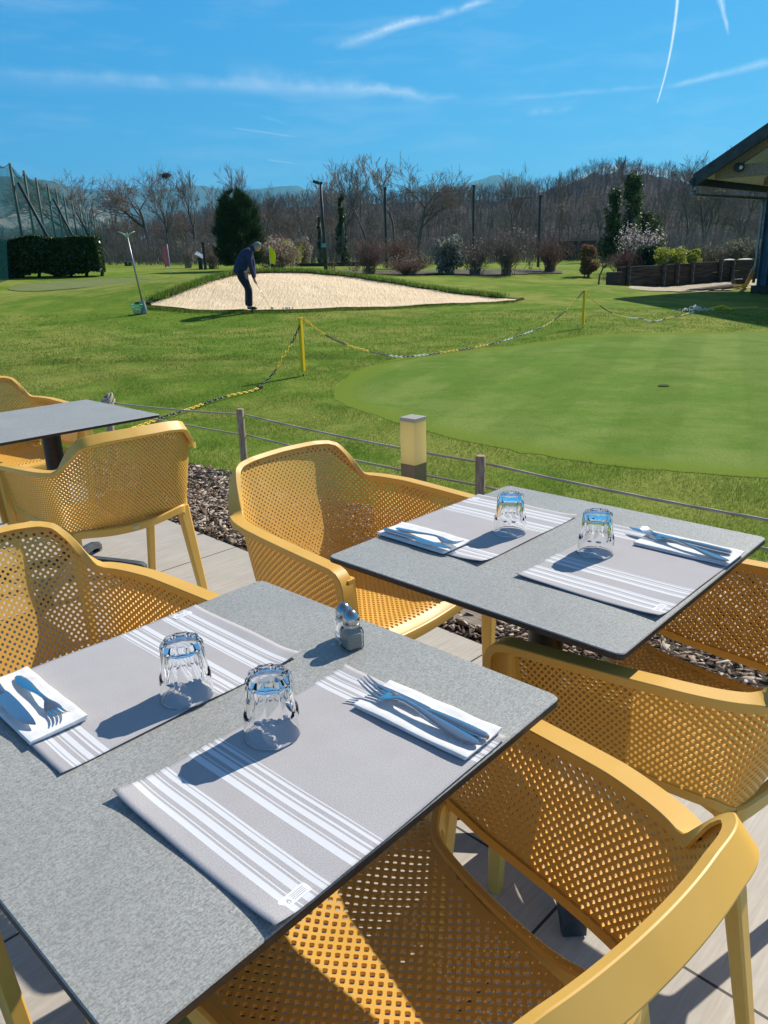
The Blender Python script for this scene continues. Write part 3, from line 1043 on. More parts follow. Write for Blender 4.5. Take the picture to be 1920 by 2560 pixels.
# lawn material -------------------------------------------------
def grass_mat(name, c_dark, c_mid, c_dry, blade=1.0, dry=0.5, patch=.25, bump_=.6, collar=None):
    m, nt, b = material(name, c_mid, .9, 0, .03)
    geo = nt.new('ShaderNodeNewGeometry').outputs['Position']
    n1 = nt.noise(geo, patch, 4, .6)
    n2 = nt.noise(geo, 1.5, 7, .72)
    n3 = nt.noise(geo, 28 * blade, 4, .7)
    n4 = nt.noise(geo, 120 * blade, 3, .7)
    c = nt.mix(nt.ramp(n2, [(.35, 0.0), (.65, 1.0)]), c_dark, c_mid)
    c = nt.mix(nt.math('MULTIPLY', nt.ramp(nt.math('ADD', nt.math('MULTIPLY', n1, .6), nt.math('MULTIPLY', n2, .4)), [(.46, 0.0), (.56, 1.0)]), dry), c, c_dry)
    c = nt.mix(nt.math('MULTIPLY', nt.ramp(n3, [(.3, 1.0), (.55, 0.0)]), .45), c, tuple(x * .45 for x in c_dark))
    c = nt.mix(nt.math('MULTIPLY', nt.ramp(n4, [(.48, 0.0), (.72, 1.0)]), .35), c, tuple(min(1, x * 1.7) for x in c_mid))
    sp_ = nt.noise(geo, 3.1, 5, .65)
    c = nt.mix(nt.math('MULTIPLY', nt.ramp(sp_, [(.655, 0.0), (.70, 1.0)]), .55), c, (.27, .22, .10))
    if collar:
        wv_ = nt.new('ShaderNodeTexWave', wave_type='BANDS', bands_direction='X')
        nt.link(nt.mapping(geo, (1, 1, 1), (0, 0, R(24))), wv_.inputs[0]); wv_.inputs['Scale'].default_value = .30; wv_.inputs['Distortion'].default_value = .8; wv_.inputs['Detail'].default_value = 2
        c = nt.mix(nt.math('MULTIPLY', nt.ramp(wv_.outputs['Fac'], [(.4, 0.0), (.6, 1.0)]), .22), c, tuple(x * .72 for x in c_dark))
        at_ = nt.new('ShaderNodeAttribute', attribute_name='rim')
        e_ = nt.math('ADD', at_.outputs['Fac'], nt.math('MULTIPLY', nt.math('SUBTRACT', n3, .5), 1.1))
        c = nt.mix(nt.ramp(e_, [(.15, 1.0), (.75, 0.0)]), c, collar)
    nt.link(c, b.inputs['Base Color'])
    h = nt.math('ADD', nt.math('MULTIPLY', n3, .6), nt.math('MULTIPLY', n4, .4))
    nt.link(nt.bump(h, bump_, .03), b.inputs['Normal'])
    return m
M_LAWN = grass_mat('rough_lawn', (.105, .185, .022), (.165, .260, .034), (.33, .32, .085), dry=.7)
M_GREEN = grass_mat('putting_green', (.115, .205, .030), (.160, .260, .045), (.24, .29, .085), blade=1.4, dry=.6, patch=.22, bump_=.3, collar=(.16, .23, .03))
xs = np.concatenate([-np.geomspace(3000, 64, 14), np.arange(-62, -14, 1.6), np.arange(-14, 16, .35), np.arange(16, 63, 1.6), np.geomspace(64, 3000, 14)])
ys = np.concatenate([[-40, -15], np.arange(-6, 3, 1.0), np.arange(3, 30, .30), np.arange(30, 70, .9), np.arange(70, 103, 3), np.geomspace(106, 9000, 16)])
XX, YY = np.meshgrid(xs, ys)
ZZ = ground_z(XX, YY)
# the slab of the terrace and the bark bed sit in a shallow tray
ZZ = np.where((XX + YY) < 2.6, np.minimum(ZZ, -.10), ZZ)
V = np.stack([XX.ravel(), YY.ravel(), ZZ.ravel()], 1)
nx_ = len(xs)
I = np.arange(len(V)).reshape(XX.shape)
F = np.stack([I[:-1, :-1].ravel(), I[:-1, 1:].ravel(), I[1:, 1:].ravel(), I[1:, :-1].ravel()], 1)
me = raw_mesh('lawn', V, F)
me.polygons.foreach_set('use_smooth', [True] * len(me.polygons))
tag(link('ground', me, M_LAWN), kind='structure')

def sheet(name, outline, mat, step=.22, lift=.004, kind='structure', zf=None, jag=0.0, noise_h=0.0, edge=0):
    """fills a ground outline with a sheet that follows the terrain"""
    P = np.array(outline)
    x0, x1, y0, y1 = P[:, 0].min(), P[:, 0].max(), P[:, 1].min(), P[:, 1].max()
    bm = bmesh.new()
    vs = [bm.verts.new((x, y, 0)) for x, y in outline]
    bm.faces.new(vs)
    for x in np.arange(x0 + step, x1, step):
        g = bm.verts[:] + bm.edges[:] + bm.faces[:]
        bmesh.ops.bisect_plane(bm, geom=g, plane_co=(x, 0, 0), plane_no=(1, 0, 0))
    for y in np.arange(y0 + step, y1, step):
        g = bm.verts[:] + bm.edges[:] + bm.faces[:]
        bmesh.ops.bisect_plane(bm, geom=g, plane_co=(0, y, 0), plane_no=(0, 1, 0))
    zs = ground_z([v.co.x for v in bm.verts], [v.co.y for v in bm.verts])
    for v, z in zip(bm.verts, zs):
        v.co.z = z + lift
        if noise_h: v.co.z += noise_h * mnoise.noise(v.co * 3)
    bmesh.ops.recalc_face_normals(bm, faces=bm.faces)
    me = bpy.data.meshes.new(name)
    bm.to_mesh(me); bm.free()
    for p in me.polygons: p.use_smooth = True
    if len(me.polygons) and me.polygons[0].normal.z < 0: me.flip_normals()
    if edge:
        C_ = np.array([(v.co.x, v.co.y) for v in me.vertices]); A_ = P; B_ = np.roll(P, -1, 0)
        dm = np.full(len(C_), 9.0)
        for a_, b__ in zip(A_, B_):
            ab_ = b__ - a_; t_ = np.clip(((C_ - a_) @ ab_) / (ab_ @ ab_ + 1e-9), 0, 1)
            dm = np.minimum(dm, np.hypot(*(C_ - a_ - t_[:, None] * ab_).T))
        at_ = me.attributes.new('rim', 'FLOAT', 'POINT'); at_.data.foreach_set('value', np.clip(dm / edge, 0, 1).astype(np.float32))
    return tag(link(name, me, mat), kind=kind)

green_px = [(1700, 702, 14.6), (1500, 706, 14.3), (1331, 716, 13.8), (1180, 733, 12.9), (1040, 752, 12.0), (900, 775, 11.1), (800, 800, 10.2), (738, 826, 9.5), (722, 845, 9.1), (735, 866, 8.6), (830, 900, 7.8), (980, 944, 7.0), (1130, 975, 6.5), (1330, 1004, 6.1), (1500, 1018, 5.9), (1700, 1034, 5.7)]
gpts = [at_z(g[0], g[1], -.02) if g[1] > 770 else at_y(*g) for g in green_px]
gpts = [Vector((p.x, p.y, 0)) for p in gpts]
gpts = [Vector((14, 16.4, 0))] + gpts[0:] + [Vector((gpts[-1].x + 3, gpts[-1].y - 1.0, 0)), Vector((14, 5, 0))]
out_ = cr([gpts[0], gpts[1], gpts[2]], 4)[:-1] + cr(gpts[2:-2], 5) + gpts[-2:]
rr = random.Random(3)
sheet('putting_green', [(p.x + rr.uniform(-.03, .03), p.y + rr.uniform(-.03, .03)) for p in out_], M_GREEN, .25, .003, edge=.55)
# the far green on the left: a flat pale area
fg = [(60, 606, 33), (200, 602, 36), (372, 601, 36), (420, 603, 35), (430, 608, 33.5), (400, 618, 31), (330, 624, 29.5), (200, 626, 28.5), (80, 626, 28.5), (20, 620, 30), (25, 612, 32)]
fp = [at_y(*g) for g in fg]
M_GREEN2 = grass_mat('far_green', (.16, .20, .075), (.19, .23, .09), (.22, .25, .11), blade=.6, dry=.5, bump_=.1)
sheet('practice_green', [(p.x, p.y) for p in cr(fp + [fp[0]], 4)[:-1]], M_GREEN2, 1.2, .02)

# golf hole cup in the near green
p = at_z(1434, 830, 0); p.z = gz(p.x, p.y) + .012
M_HOLE, _, _ = material('hole_shade', (.006, .008, .004), .9)
r = empty('golf_hole', p, 0, 'small dark golf hole cut in the putting green', 'golf hole')
mb = MB(); mb.lathe([(0, -.002), (.054, -.002), (.054, 0)], 24); mb.build('shade_disc', M_HOLE, r)  # flat disc, its dark colour painted for the shade inside the hole
mb = MB(); mb.lathe([(.054, -.004), (.056, .0015), (.060, .001), (.062, -.004)], 24, closed=True); mb.build('cut_edge', M_LAWN, r)

# ------------------------------------------------------------------ terrace
M_TILE, nt, b = material('terrace_tile', (.42, .39, .35), .62, 0, .35)
geo = nt.new('ShaderNodeNewGeometry').outputs['Position']
rot = nt.mapping(geo, (1, 1, 1), (0, 0, R(-45)))
sx_ = nt.new('ShaderNodeSeparateXYZ'); nt.link(rot, sx_.inputs[0])
def joint(sock, off, size=.81, wd_=.0035):
    a = nt.math('ADD', sock, 100 * size - off)
    a = nt.math('MODULO', a, size)
    a = nt.math('ABSOLUTE', nt.math('SUBTRACT', a, size / 2))
    return nt.math('GREATER_THAN', a, size / 2 - wd_), a
# rotated x runs along (1,1)/sqrt2, rotated y along (-1,1)/sqrt2
j1, a1 = joint(sx_.outputs[0], 2.03, .81)
j2, a2 = joint(sx_.outputs[1], .675, .81)
jj = nt.math('MAXIMUM', j1, j2)
gr = nt.noise(nt.mapping(rot, (5, 90, 5), (0, 0, .15)), 1.0, 5, .65, .4)
g2 = nt.noise(geo, 7, 5, .6)
c = nt.mix(nt.ramp(gr, [(.35, 0.0), (.65, 1.0)]), (.43, .395, .345), (.54, .505, .45))
c = nt.mix(nt.math('MULTIPLY', nt.ramp(g2, [(.4, 0.0), (.7, 1.0)]), .4), c, (.40, .36, .31))
fl_ = nt.ramp(nt.noise(geo, 160, 2, .5), [(.70, 0.0), (.74, 1.0)])
c = nt.mix(nt.math('MULTIPLY', fl_, .5), c, (.22, .19, .16))
c = nt.mix(jj, c, (.05, .045, .04))
nt.link(c, b.inputs['Base Color'])
hgt = nt.math('SUBTRACT', nt.math('MULTIPLY', gr, .25), jj)
nt.link(nt.bump(hgt, .5, .003), b.inputs['Normal'])
q45 = math.sqrt(.5)
def uv45(a, b_): return ((a - b_) * q45, (a + b_) * q45)
E0 = 2.03
mb = MB()
pts = [uv45(E0, -9), uv45(E0, 9), uv45(-9, 9), uv45(-9, -9)]
mb.sweep([[Vector((x, y, -.12)) for x, y in pts], [Vector((x, y, 0)) for x, y in pts]])
tag(mb.build('terrace', M_TILE), kind='structure')

# ------------------------------------------------------------------ bark mulch bed
M_SOIL = noisy('dark_soil', (.05, .038, .028), (.11, .085, .06), 12, .95, 0, .8, .03, bscale=60)
# edge between bark and lawn from the photograph, in the 45 degree frame
edge_px = [(-300, 985), (100, 1010), (216, 994), (310, 1003), (395, 1007), (512, 1034), (700, 1085), (950, 1120), (1300, 1180), (1500, 1225), (1659, 1227), (1900, 1290)]
ep = [at_z(u, v, 0) for u, v in edge_px]
epp = [(p.x, p.y) for p in ep]
# bark bed: a strip from the slab to the lawn edge
def ab(x, y): return ((x + y) * q45, (y - x) * q45)
eb = sorted([(ab(x, y)[1], ab(x, y)[0]) for x, y in epp])
EBX = np.array([e[0] for e in eb]); EBY = np.array([e[1] for e in eb])
def lawn_edge(b_):        # distance (along the 45 frame) where the lawn begins
    return np.interp(b_, EBX, EBY) + .05 * np.sin(b_ * 3.1) + .03 * np.sin(b_ * 7.7 + 1)
bb = np.arange(-6, 9, .12)
V, F = [], []
K = 8
for i, q in enumerate(bb):
    e1 = float(lawn_edge(q)) + .03
    for k in range(K + 1):
        a = E0 + .001 + (e1 - E0) * k / K
        x, y = uv45(a, q)
        z = -.022 + .012 * mnoise.noise(Vector((x * 5, y * 5, 1)))
        V.append((x, y, z))
for i in range(len(bb) - 1):
    for k in range(K):
        F.append((i * (K + 1) + k, (i + 1) * (K + 1) + k, (i + 1) * (K + 1) + k + 1, i * (K + 1) + k + 1))
me = raw_mesh('mulch_bed', V, F); me.polygons.foreach_set('use_smooth', [True] * len(F))
tag(link('mulch_bed', me, M_SOIL), kind='structure')
# chips
M_CHIP, nt, b = material('bark_chips', (.25, .19, .14), .85, 0, .2)
rp = nt.new('ShaderNodeNewGeometry').outputs['Random Per Island']
c = nt.ramp(rp, [(0, (.05, .032, .024)), (.2, (.16, .09, .055)), (.45, (.34, .25, .18)), (.75, (.58, .48, .38)), (1, (.82, .74, .64))])
nt.link(nt.mix(.25, c, nt.ramp(nt.noise(nt.coord('Object'), 160, 2), [(.3, (.1, .07, .05)), (.7, (.6, .5, .4))])), b.inputs['Base Color'])
g = np.random.default_rng(5)
def chips(N, qa, qb):
    q = g.uniform(qa, qb, N)
    a = E0 + .02 + (np.array([float(lawn_edge(t)) for t in q]) + .03 - E0) * g.uniform(0, 1, N)
    x, y = (a - q) * q45, (a + q) * q45
    L = g.uniform(.008, .034, N) * g.choice([1, 1, 1.7], N); W = L * g.uniform(.25, .6, N); T = g.uniform(.0015, .005, N)
    yaw = g.uniform(0, 2 * PI, N); pit = g.normal(0, .35, N); rol = g.normal(0, .35, N)
    z = -.012 + g.uniform(0, .028, N)
    base = np.array([(-1, -.7, -1), (1, -1, -1), (.8, 1, -1), (-1, .6, -1), (-.9, -.6, 1), (.9, -.9, 1), (.7, .9, 1), (-.9, .5, 1)], float)
    P = base[None] * np.stack([L / 2, W / 2, T / 2], 1)[:, None, :]
    P = P * (1 + g.uniform(-.25, .25, P.shape))
    cy, sy, cp_, sp_, cr_, sr_ = np.cos(yaw), np.sin(yaw), np.cos(pit), np.sin(pit), np.cos(rol), np.sin(rol)
    X, Y, Z = P[..., 0], P[..., 1], P[..., 2]
    Y, Z = Y * cr_[:, None] - Z * sr_[:, None], Y * sr_[:, None] + Z * cr_[:, None]
    X, Z = X * cp_[:, None] + Z * sp_[:, None], -X * sp_[:, None] + Z * cp_[:, None]
    X, Y = X * cy[:, None] - Y * sy[:, None], X * sy[:, None] + Y * cy[:, None]
    V = np.stack([X + x[:, None], Y + y[:, None], Z + z[:, None]], -1).reshape(-1, 3)
    f = np.array([(0, 3, 2, 1), (4, 5, 6, 7), (0, 1, 5, 4), (1, 2, 6, 5), (2, 3, 7, 6), (3, 0, 4, 7)])
    F = (f[None] + 8 * np.arange(N)[:, None, None]).reshape(-1, 4)
    return V, F
V, F = chips(30000, -2.4, 6.5)
tag(link('bark_chips', raw_mesh('bark_chips', V, F), M_CHIP), 'loose brown and grey bark chips covering the bed beside the terrace', 'bark mulch', kind='stuff')

# weathered planks lying along the terrace edge
M_WOOD = noisy('weathered_wood', (.16, .125, .095), (.36, .31, .26), 3, .85, 0, .5, .004, stretch=(6, 60, 60), bscale=3)
for i, (u, v, ln, wd_, dz, off, lab) in enumerate(((1010, 1393, .34, .09, .018, -.02, 'short weathered grey plank lying on the bark beside the terrace edge'),
                                                   (1022, 1380, .26, .08, .032, .09, 'second weathered plank half hidden by bark, behind the first one'))):
    p = at_z((580 + (1290 + 60 * i) / 2.476) / 1.15732, (1100 + (1110 - 55 * i) / 2.476) / 1.15732, 0)
    mb = MB(); mb.box((0, 0, .0), (ln, wd_, .022))
    o = mb.build('plank', M_WOOD, None, bevel=.003)
    o.location = (p.x + .06, p.y + .04, dz - .012); o.rotation_euler = (R(3 * (1 - 2 * i)), R(2), R(-43 + 6 * i))
    tag(o, lab, 'plank')

# ------------------------------------------------------------------ grass blades on the near lawn
M_BLADE, nt, b = material('grass_blade', (.12, .21, .03), .6, 0, .25)
rp = nt.new('ShaderNodeNewGeometry').outputs['Random Per Island']
pos = nt.new('ShaderNodeNewGeometry').outputs['Position']
n1 = nt.noise(pos, 1.2, 4, .6)
c = nt.ramp(rp, [(0, (.07, .14, .018)), (.4, (.11, .215, .026)), (.75, (.16, .28, .04)), (.95, (.22, .31, .07)), (1, (.36, .34, .14))])
c = nt.mix(nt.math('MULTIPLY', nt.ramp(n1, [(.45, 0.0), (.62, 1.0)]), .45), c, (.19, .20, .05))
nt.link(c, b.inputs['Base Color'])
def add_translucency(nt, b, col, f=.45):
    tr = nt.new('ShaderNodeBsdfTranslucent')
    nt.val(col, tr.inputs['Color'])
    ms = nt.new('ShaderNodeMixShader'); ms.inputs[0].default_value = f
    out = [n for n in nt.n if n.type == 'OUTPUT_MATERIAL'][0]
    nt.link(b.outputs[0], ms.inputs[1]); nt.link(tr.outputs[0], ms.inputs[2]); nt.link(ms.outputs[0], out.inputs['Surface'])
add_translucency(nt, b, c, .5)
GX = np.array([(p.x, p.y) for p in out_])
def in_poly(x, y, P):
    c = np.zeros(len(x), bool); j = len(P) - 1
    for i in range(len(P)):
        xi, yi, xj, yj = P[i][0], P[i][1], P[j][0], P[j][1]
        t = ((yi > y) != (yj > y)) & (x < (xj - xi) * (y - yi) / (yj - yi + 1e-12) + xi)
        c ^= t; j = i
    return c
def blades(N, y0, y1, h0, h1, wd_, keep_green=False, seed=1):
    g = np.random.default_rng(seed)
    y = y0 + (y1 - y0) * g.uniform(0, 1, N) ** 1.25
    x = g.uniform(-1, 1, N) * (y * .56 + .8)
    a, q = (x + y) * q45, (y - x) * q45
    le = lawn_edge(q)
    k = (a > le - .02 + g.normal(0, .025, N))
    x, y = x[k], y[k]
    ig = in_poly(x, y, GX)
    k = ig if keep_green else ~ig
    x, y = x[k], y[k]; n = len(x)
    z = ground_z(x, y) - .002
    h = g.uniform(h0, h1, n) * (1 + .5 * np.sin(x * 5) * np.sin(y * 4)); yaw = g.uniform(0, 2 * PI, n)
    w_ = wd_ * (1 + (y - 4) * .12)
    lx, ly = g.normal(0, .5, n) * h, g.normal(0, .5, n) * h
    V = np.empty((n, 3, 3))
    V[:, 0] = np.stack([x - np.cos(yaw) * w_, y - np.sin(yaw) * w_, z], 1)
    V[:, 1] = np.stack([x + np.cos(yaw) * w_, y + np.sin(yaw) * w_, z], 1)
    V[:, 2] = np.stack([x + lx, y + ly, z + h], 1)
    return V.reshape(-1, 3), np.arange(3 * n).reshape(-1, 3)
V1, F1 = blades(360000, 2.6, 11.5, .011, .026, .0015)
V2, F2 = blades(90000, 11.0, 19, .015, .035, .0022, seed=3)
V3, F3 = blades(110000, 4.5, 11.5, .004, .010, .0012, keep_green=True, seed=6)
V, F = np.vstack([V1, V2, V3]), np.vstack([F1, F2 + len(V1), F3 + len(V1) + len(V2)])
tag(link('lawn_grass', raw_mesh('lawn_grass', V, F), M_BLADE), 'short green lawn grass beyond the rope fence', 'grass', kind='stuff')

# ------------------------------------------------------------------ bunker
M_SAND, nt, b = material('bunker_sand', (.60, .51, .39), .95, 0, .1)
geo = nt.new('ShaderNodeNewGeometry').outputs['Position']
rk = nt.noise(nt.mapping(geo, (9, 1.6, 1.6), (0, 0, .25)), 1.6, 3, .5, .6)
n2 = nt.noise(geo, 3.5, 5, .65); n3 = nt.noise(geo, 22, 3, .6)
nt.link(nt.mix(nt.ramp(n2, [(.35, 0.0), (.65, 1.0)]), (.78, .60, .385), (.88, .71, .485)), b.inputs['Base Color'])
hh = nt.math('ADD', nt.math('MULTIPLY', rk, .7), nt.math('ADD', nt.math('MULTIPLY', n3, .25), nt.math('MULTIPLY', n2, .5)))
nt.link(nt.bump(hh, .6, .09), b.inputs['Normal'])
lo_px = [(328, 664, 19.7), (360, 668, 19.5), (430, 672, 19.2), (540, 673, 19.2), (650, 671, 19.2), (740, 668, 19.4), (830, 665, 19.6), (980, 657, 20.2), (1112, 651, 21.0)]
hi_px = [(326, 661, 19.9), (365, 641, 20.5), (415, 619, 21.2), (470, 601, 22.2), (560, 592, 23.4), (700, 597, 24.0), (850, 616, 23.2), (1000, 640, 22.0), (1116, 650, 21.2)]
lo = cr([at_y(*g) for g in lo_px], 8); hi = cr([at_y(*g) for g in hi_px], 8)
V, F = [], []
KS = 14
lipz = []
for i, (a, b_) in enumerate(zip(lo, hi)):
    za, zb = gz(a.x, a.y) + .02, gz(b_.x, b_.y) + .035
    for k in range(KS + 1):
        t = k / KS
        x, y = a.x + (b_.x - a.x) * t, a.y + (b_.y - a.y) * t
        z = max(gz(x, y) + .03, za + (zb - za) * (t ** 1.3) + .03)
        z += .03 * mnoise.noise(Vector((x * 1.5, y * 1.5, 0)))
        V.append((x, y, z))
    lipz.append((b_.x, b_.y, V[-1][2]))
for i in range(len(lo) - 1):
    for k in range(KS):
        F.append((i * (KS + 1) + k, (i + 1) * (KS + 1) + k, (i + 1) * (KS + 1) + k + 1, i * (KS + 1) + k + 1))
me = raw_mesh('bunker_sand', V, F); me.polygons.foreach_set('use_smooth', [True] * len(F))
tag(link('sand', me, M_SAND), kind='structure')
# turf lip: an overhanging rim of roots and grass behind the sand
M_TURF, nt, b = material('turf_lip', (.12, .11, .04), .95, 0, .1)
geo = nt.new('ShaderNodeNewGeometry')
sz = nt.new('ShaderNodeSeparateXYZ'); nt.link(geo.outputs['Normal'], sz.inputs[0])
n1 = nt.noise(geo.outputs['Position'], 7, 4)
f_ = nt.math('ADD', sz.outputs[2], nt.math('MULTIPLY', nt.math('SUBTRACT', n1, .5), 1.2))
nt.link(nt.mix(nt.ramp(f_, [(.35, 0.0), (.7, 1.0)]), (.10, .075, .035), (.13, .165, .035)), b.inputs['Base Color'])
secs = []
lp = lipz
for i in range(len(lp)):
    p = Vector(lp[i]); t = Vector(lp[min(i + 1, len(lp) - 1)]) - Vector(lp[max(i - 1, 0)]); t.z = 0; t.normalize()
    n = Vector((-t.y, t.x, 0))
    s_ = math.sin(PI * min(1, max(0, i / (len(lp) - 1)))) ** .4
    h = (.07 + .05 * mnoise.noise(Vector((p.x * 2.3, p.y * 2.3, 3)))) * s_ + .01
    j = .05 * mnoise.noise(Vector((p.x * 4, p.y * 4, 7)))
    secs.append([p + n * (.02 + j) + Vector((0, 0, -.08)), p - n * (.03 - j) + Vector((0, 0, h * .5)), p + n * (.01 + j) + Vector((0, 0, h)), p + n * .16 + Vector((0, 0, h * .9)), p + n * .5 + Vector((0, 0, .02)), p + n * .8 + Vector((0, 0, -.10))])
mb = MB(); mb.sweep(secs); mb.build('turf_lip', M_TURF, None, smooth=50)
bpy.data.objects['turf_lip']['kind'] = 'structure'
def fringe(path, N, h0, h1, w_, seed, spread=.1, name='g'):
    g = np.random.default_rng(seed)
    P = np.array([tuple(p) for p in path]); seg = g.integers(0, len(P) - 1, N); t = g.uniform(0, 1, N)[:, None]
    Q = P[seg] * (1 - t) + P[seg + 1] * t
    Q[:, :2] += g.normal(0, spread, (N, 2)); n = N
    h = g.uniform(h0, h1, n); yaw = g.uniform(0, 2 * PI, n)
    V = np.empty((n, 3, 3))
    V[:, 0] = Q - np.stack([np.cos(yaw) * w_, np.sin(yaw) * w_, 0 * yaw + .02], 1)
    V[:, 1] = Q + np.stack([np.cos(yaw) * w_, np.sin(yaw) * w_, 0 * yaw - .02], 1)
    V[:, 2] = Q + np.stack([g.normal(0, .4, n) * h, g.normal(0, .4, n) * h, h], 1)
    return V.reshape(-1, 3), np.arange(3 * n).reshape(-1, 3)
lipg = [(x, y + .05, z + .06) for x, y, z in lipz[2:-2]]
V1, F1 = fringe(lipg, 9000, .04, .13, .010, 2, .09)
V2, F2 = fringe([(p.x, p.y - .08, gz(p.x, p.y)) for p in lo], 7000, .02, .07, .008, 4, .09)
V, F = np.vstack([V1, V2]), np.vstack([F1, F2 + len(V1)])
tag(link('bunker_grass', raw_mesh('bunker_grass', V, F), M_BLADE), 'ragged tufts of longer grass fringing the sand bunker', 'grass', kind='stuff')
# ================================================================== ROPE FENCE, BOLLARD, CHAINS
M_POST = noisy('weathered_post', (.30, .20, .13), (.52, .39, .28), 2.2, .85, 0, .6, .006, stretch=(40, 40, 5), bscale=3)
M_ROPE, nt, b = material('hemp_rope', (.52, .47, .38), .9, 0, .1)
wv = nt.new('ShaderNodeTexWave', wave_type='BANDS', bands_direction='DIAGONAL')
nt.link(nt.coord('Object'), wv.inputs[0]); wv.inputs['Scale'].default_value = 55
nt.link(nt.mix(wv.outputs['Fac'], (.34, .29, .22), (.66, .60, .50)), b.inputs['Base Color'])
nt.link(nt.bump(wv.outputs['Fac'], .6, .003), b.inputs['Normal'])
def wood_post(p, top, r_, label, group):
    r = empty('fence_post', (p.x, p.y, p.z), 0, label, 'post', group)
    h = top - p.z
    mb = MB()
    mb.lathe([(r_ * 1.03, -.05), (r_, 0), (r_ * .98, h * .5), (r_, h - .006), (r_ * .9, h)], 16)
    for i, v in enumerate(mb.v):
        k = 1 + .05 * mnoise.noise(Vector((v[0] * 60, v[1] * 60, v[2] * 3)))
        mb.v[i] = (v[0] * k, v[1] * k, v[2])
    mb.build('timber', M_POST, r, smooth=40)
    return r
PG = 'round wooden posts of the rope fence'
def under(u, v, z, u2=None):
    """the post whose top sits at a picture point with height z"""
    return at_z(u, v, z)
TOPZ = .42
P0 = under(229, 858, .47); P1 = under(518, 883, TOPZ); P2 = under(1038, 984, TOPZ)
P1.z = P2.z = P0.z = -.03
wood_post(P1, TOPZ, .026, 'round weathered wooden fence post behind the middle yellow chair, left of the square lamp', PG)
wood_post(P2, TOPZ, .026, 'round wooden fence post just behind the right table', PG)
wood_post(P0, .46, .028, 'wooden fence post with pale rope wound round its head', PG)
dirv = (P2 - P1); P3 = P2 + Vector((1.25, -1.08, 0)) * 1.25
P3 = at_z(1690, 1122, .36); P3 = P2 + (P3 - P2) * 1.35; P3.z = -.03
wood_post(P3, TOPZ, .026, 'round wooden fence post beyond the right edge of the view', PG)
def rope(a, b_, sag, name, label, rad=.0065, grp='ropes of the low fence'):
    pts = []
    for k in range(25):
        t = k / 24
        p = a.lerp(b_, t); p.z -= sag * 4 * t * (1 - t); pts.append(p)
    mb = MB(); mb.tube(pts, rad, 8)
    return tag(mb.build(name, M_ROPE, None, smooth=True), label, 'rope', grp)
def Z(p, z): return Vector((p.x, p.y, z))
off = Vector((.02, .025, 0))
rope(Z(P0, .425) + off, Z(P1, .375) + off, .010, 'rope', 'upper rope between the rope-wrapped post and the left fence post')
rope(Z(P0, .365) + off, Z(P1, .225) + off, .006, 'rope', 'lower rope between the rope-wrapped post and the left fence post')
rope(Z(P1, .375) + off, Z(P2, .375) + off, .015, 'rope', 'upper rope passing behind the square lamp')
rope(Z(P1, .230) + off, Z(P2, .250) + off, .012, 'rope', 'lower rope passing behind the square lamp')
rope(Z(P2, .375) + off, Z(P3, .355), .020, 'rope', 'rope running from the post behind the right table to the right edge')
rope(Z(P2, .250) + off, Z(P3, .235), .020, 'rope', 'lower rope hidden mostly behind the right table')
# coil of rope round the head of the left post
pts = []
for k in range(260):
    t = k / 259
    a = t * 2 * PI * 7
    z = .37 + .10 * t
    rr_ = .034 + .012 * math.sin(PI * t) + .010 * math.sin(a * .37 + 1)
    tilt = .035 * math.sin(a + .8)
    pts.append(Vector((P0.x + rr_ * math.cos(a), P0.y + rr_ * math.sin(a), z + tilt)))
mb = MB(); mb.tube(pts, .0075, 7)
mb.tube([Z(P0, .44) + Vector((-.03, 0, 0)), Z(P0, .42) + Vector((-.065, -.02, 0)), Z(P0, .385) + Vector((-.080, -.03, 0))], [.008, .008, .010], 7)
tag(mb.build('rope_coil', M_ROPE, None, smooth=True), 'coil of pale rope knotted round the head of the left fence post', 'rope')

# square bollard lamp
M_BRONZE = noisy('bronze_metal', (.24, .19, .13), (.28, .23, .16), 5, .4, .6)
M_CREAM, nt, b = material('opal_diffuser', (.95, .80, .42), .35, 0, .4)
add_translucency(nt, b, (1.0, .86, .48, 1), .6)
bp = at_z(892, 905, .60)
bz = [.60, .588]
M_CAP = noisy('sunlit_bronze_cap', (.50, .44, .34), (.56, .50, .40), 5, .45, .3)  # bronze made paler so its colour carries the sunlight on the top
Pb = empty('bollard_lamp', (bp.x, bp.y, -.02), R(48.5), 'square garden lamp post with cream diffuser and bronze base', 'lamp post')
def zat(v, u=892):
    d = ray(u, v); t = bp.y / d.y
    return CH + d.z * t
zc, zd, zm = .612, .592, zat(999)
hw_ = .096
def slab(w_, z0, z1, r_=.004):
    mb = MB(); mb.sweep([[Vector((a, b_, z0 + .02)) for a, b_ in rrect(w_, w_, r_, 3)], [Vector((a, b_, z1 + .02)) for a, b_ in rrect(w_, w_, r_, 3)]]); return mb
slab(hw_ + .002, zd + .001, zc).build('cap', M_CAP, Pb, bevel=.001)
slab(hw_, zm, zd).build('diffuser', M_CREAM, Pb)
slab(hw_ + .001, -.03, zm - .002).build('base', M_BRONZE, Pb)

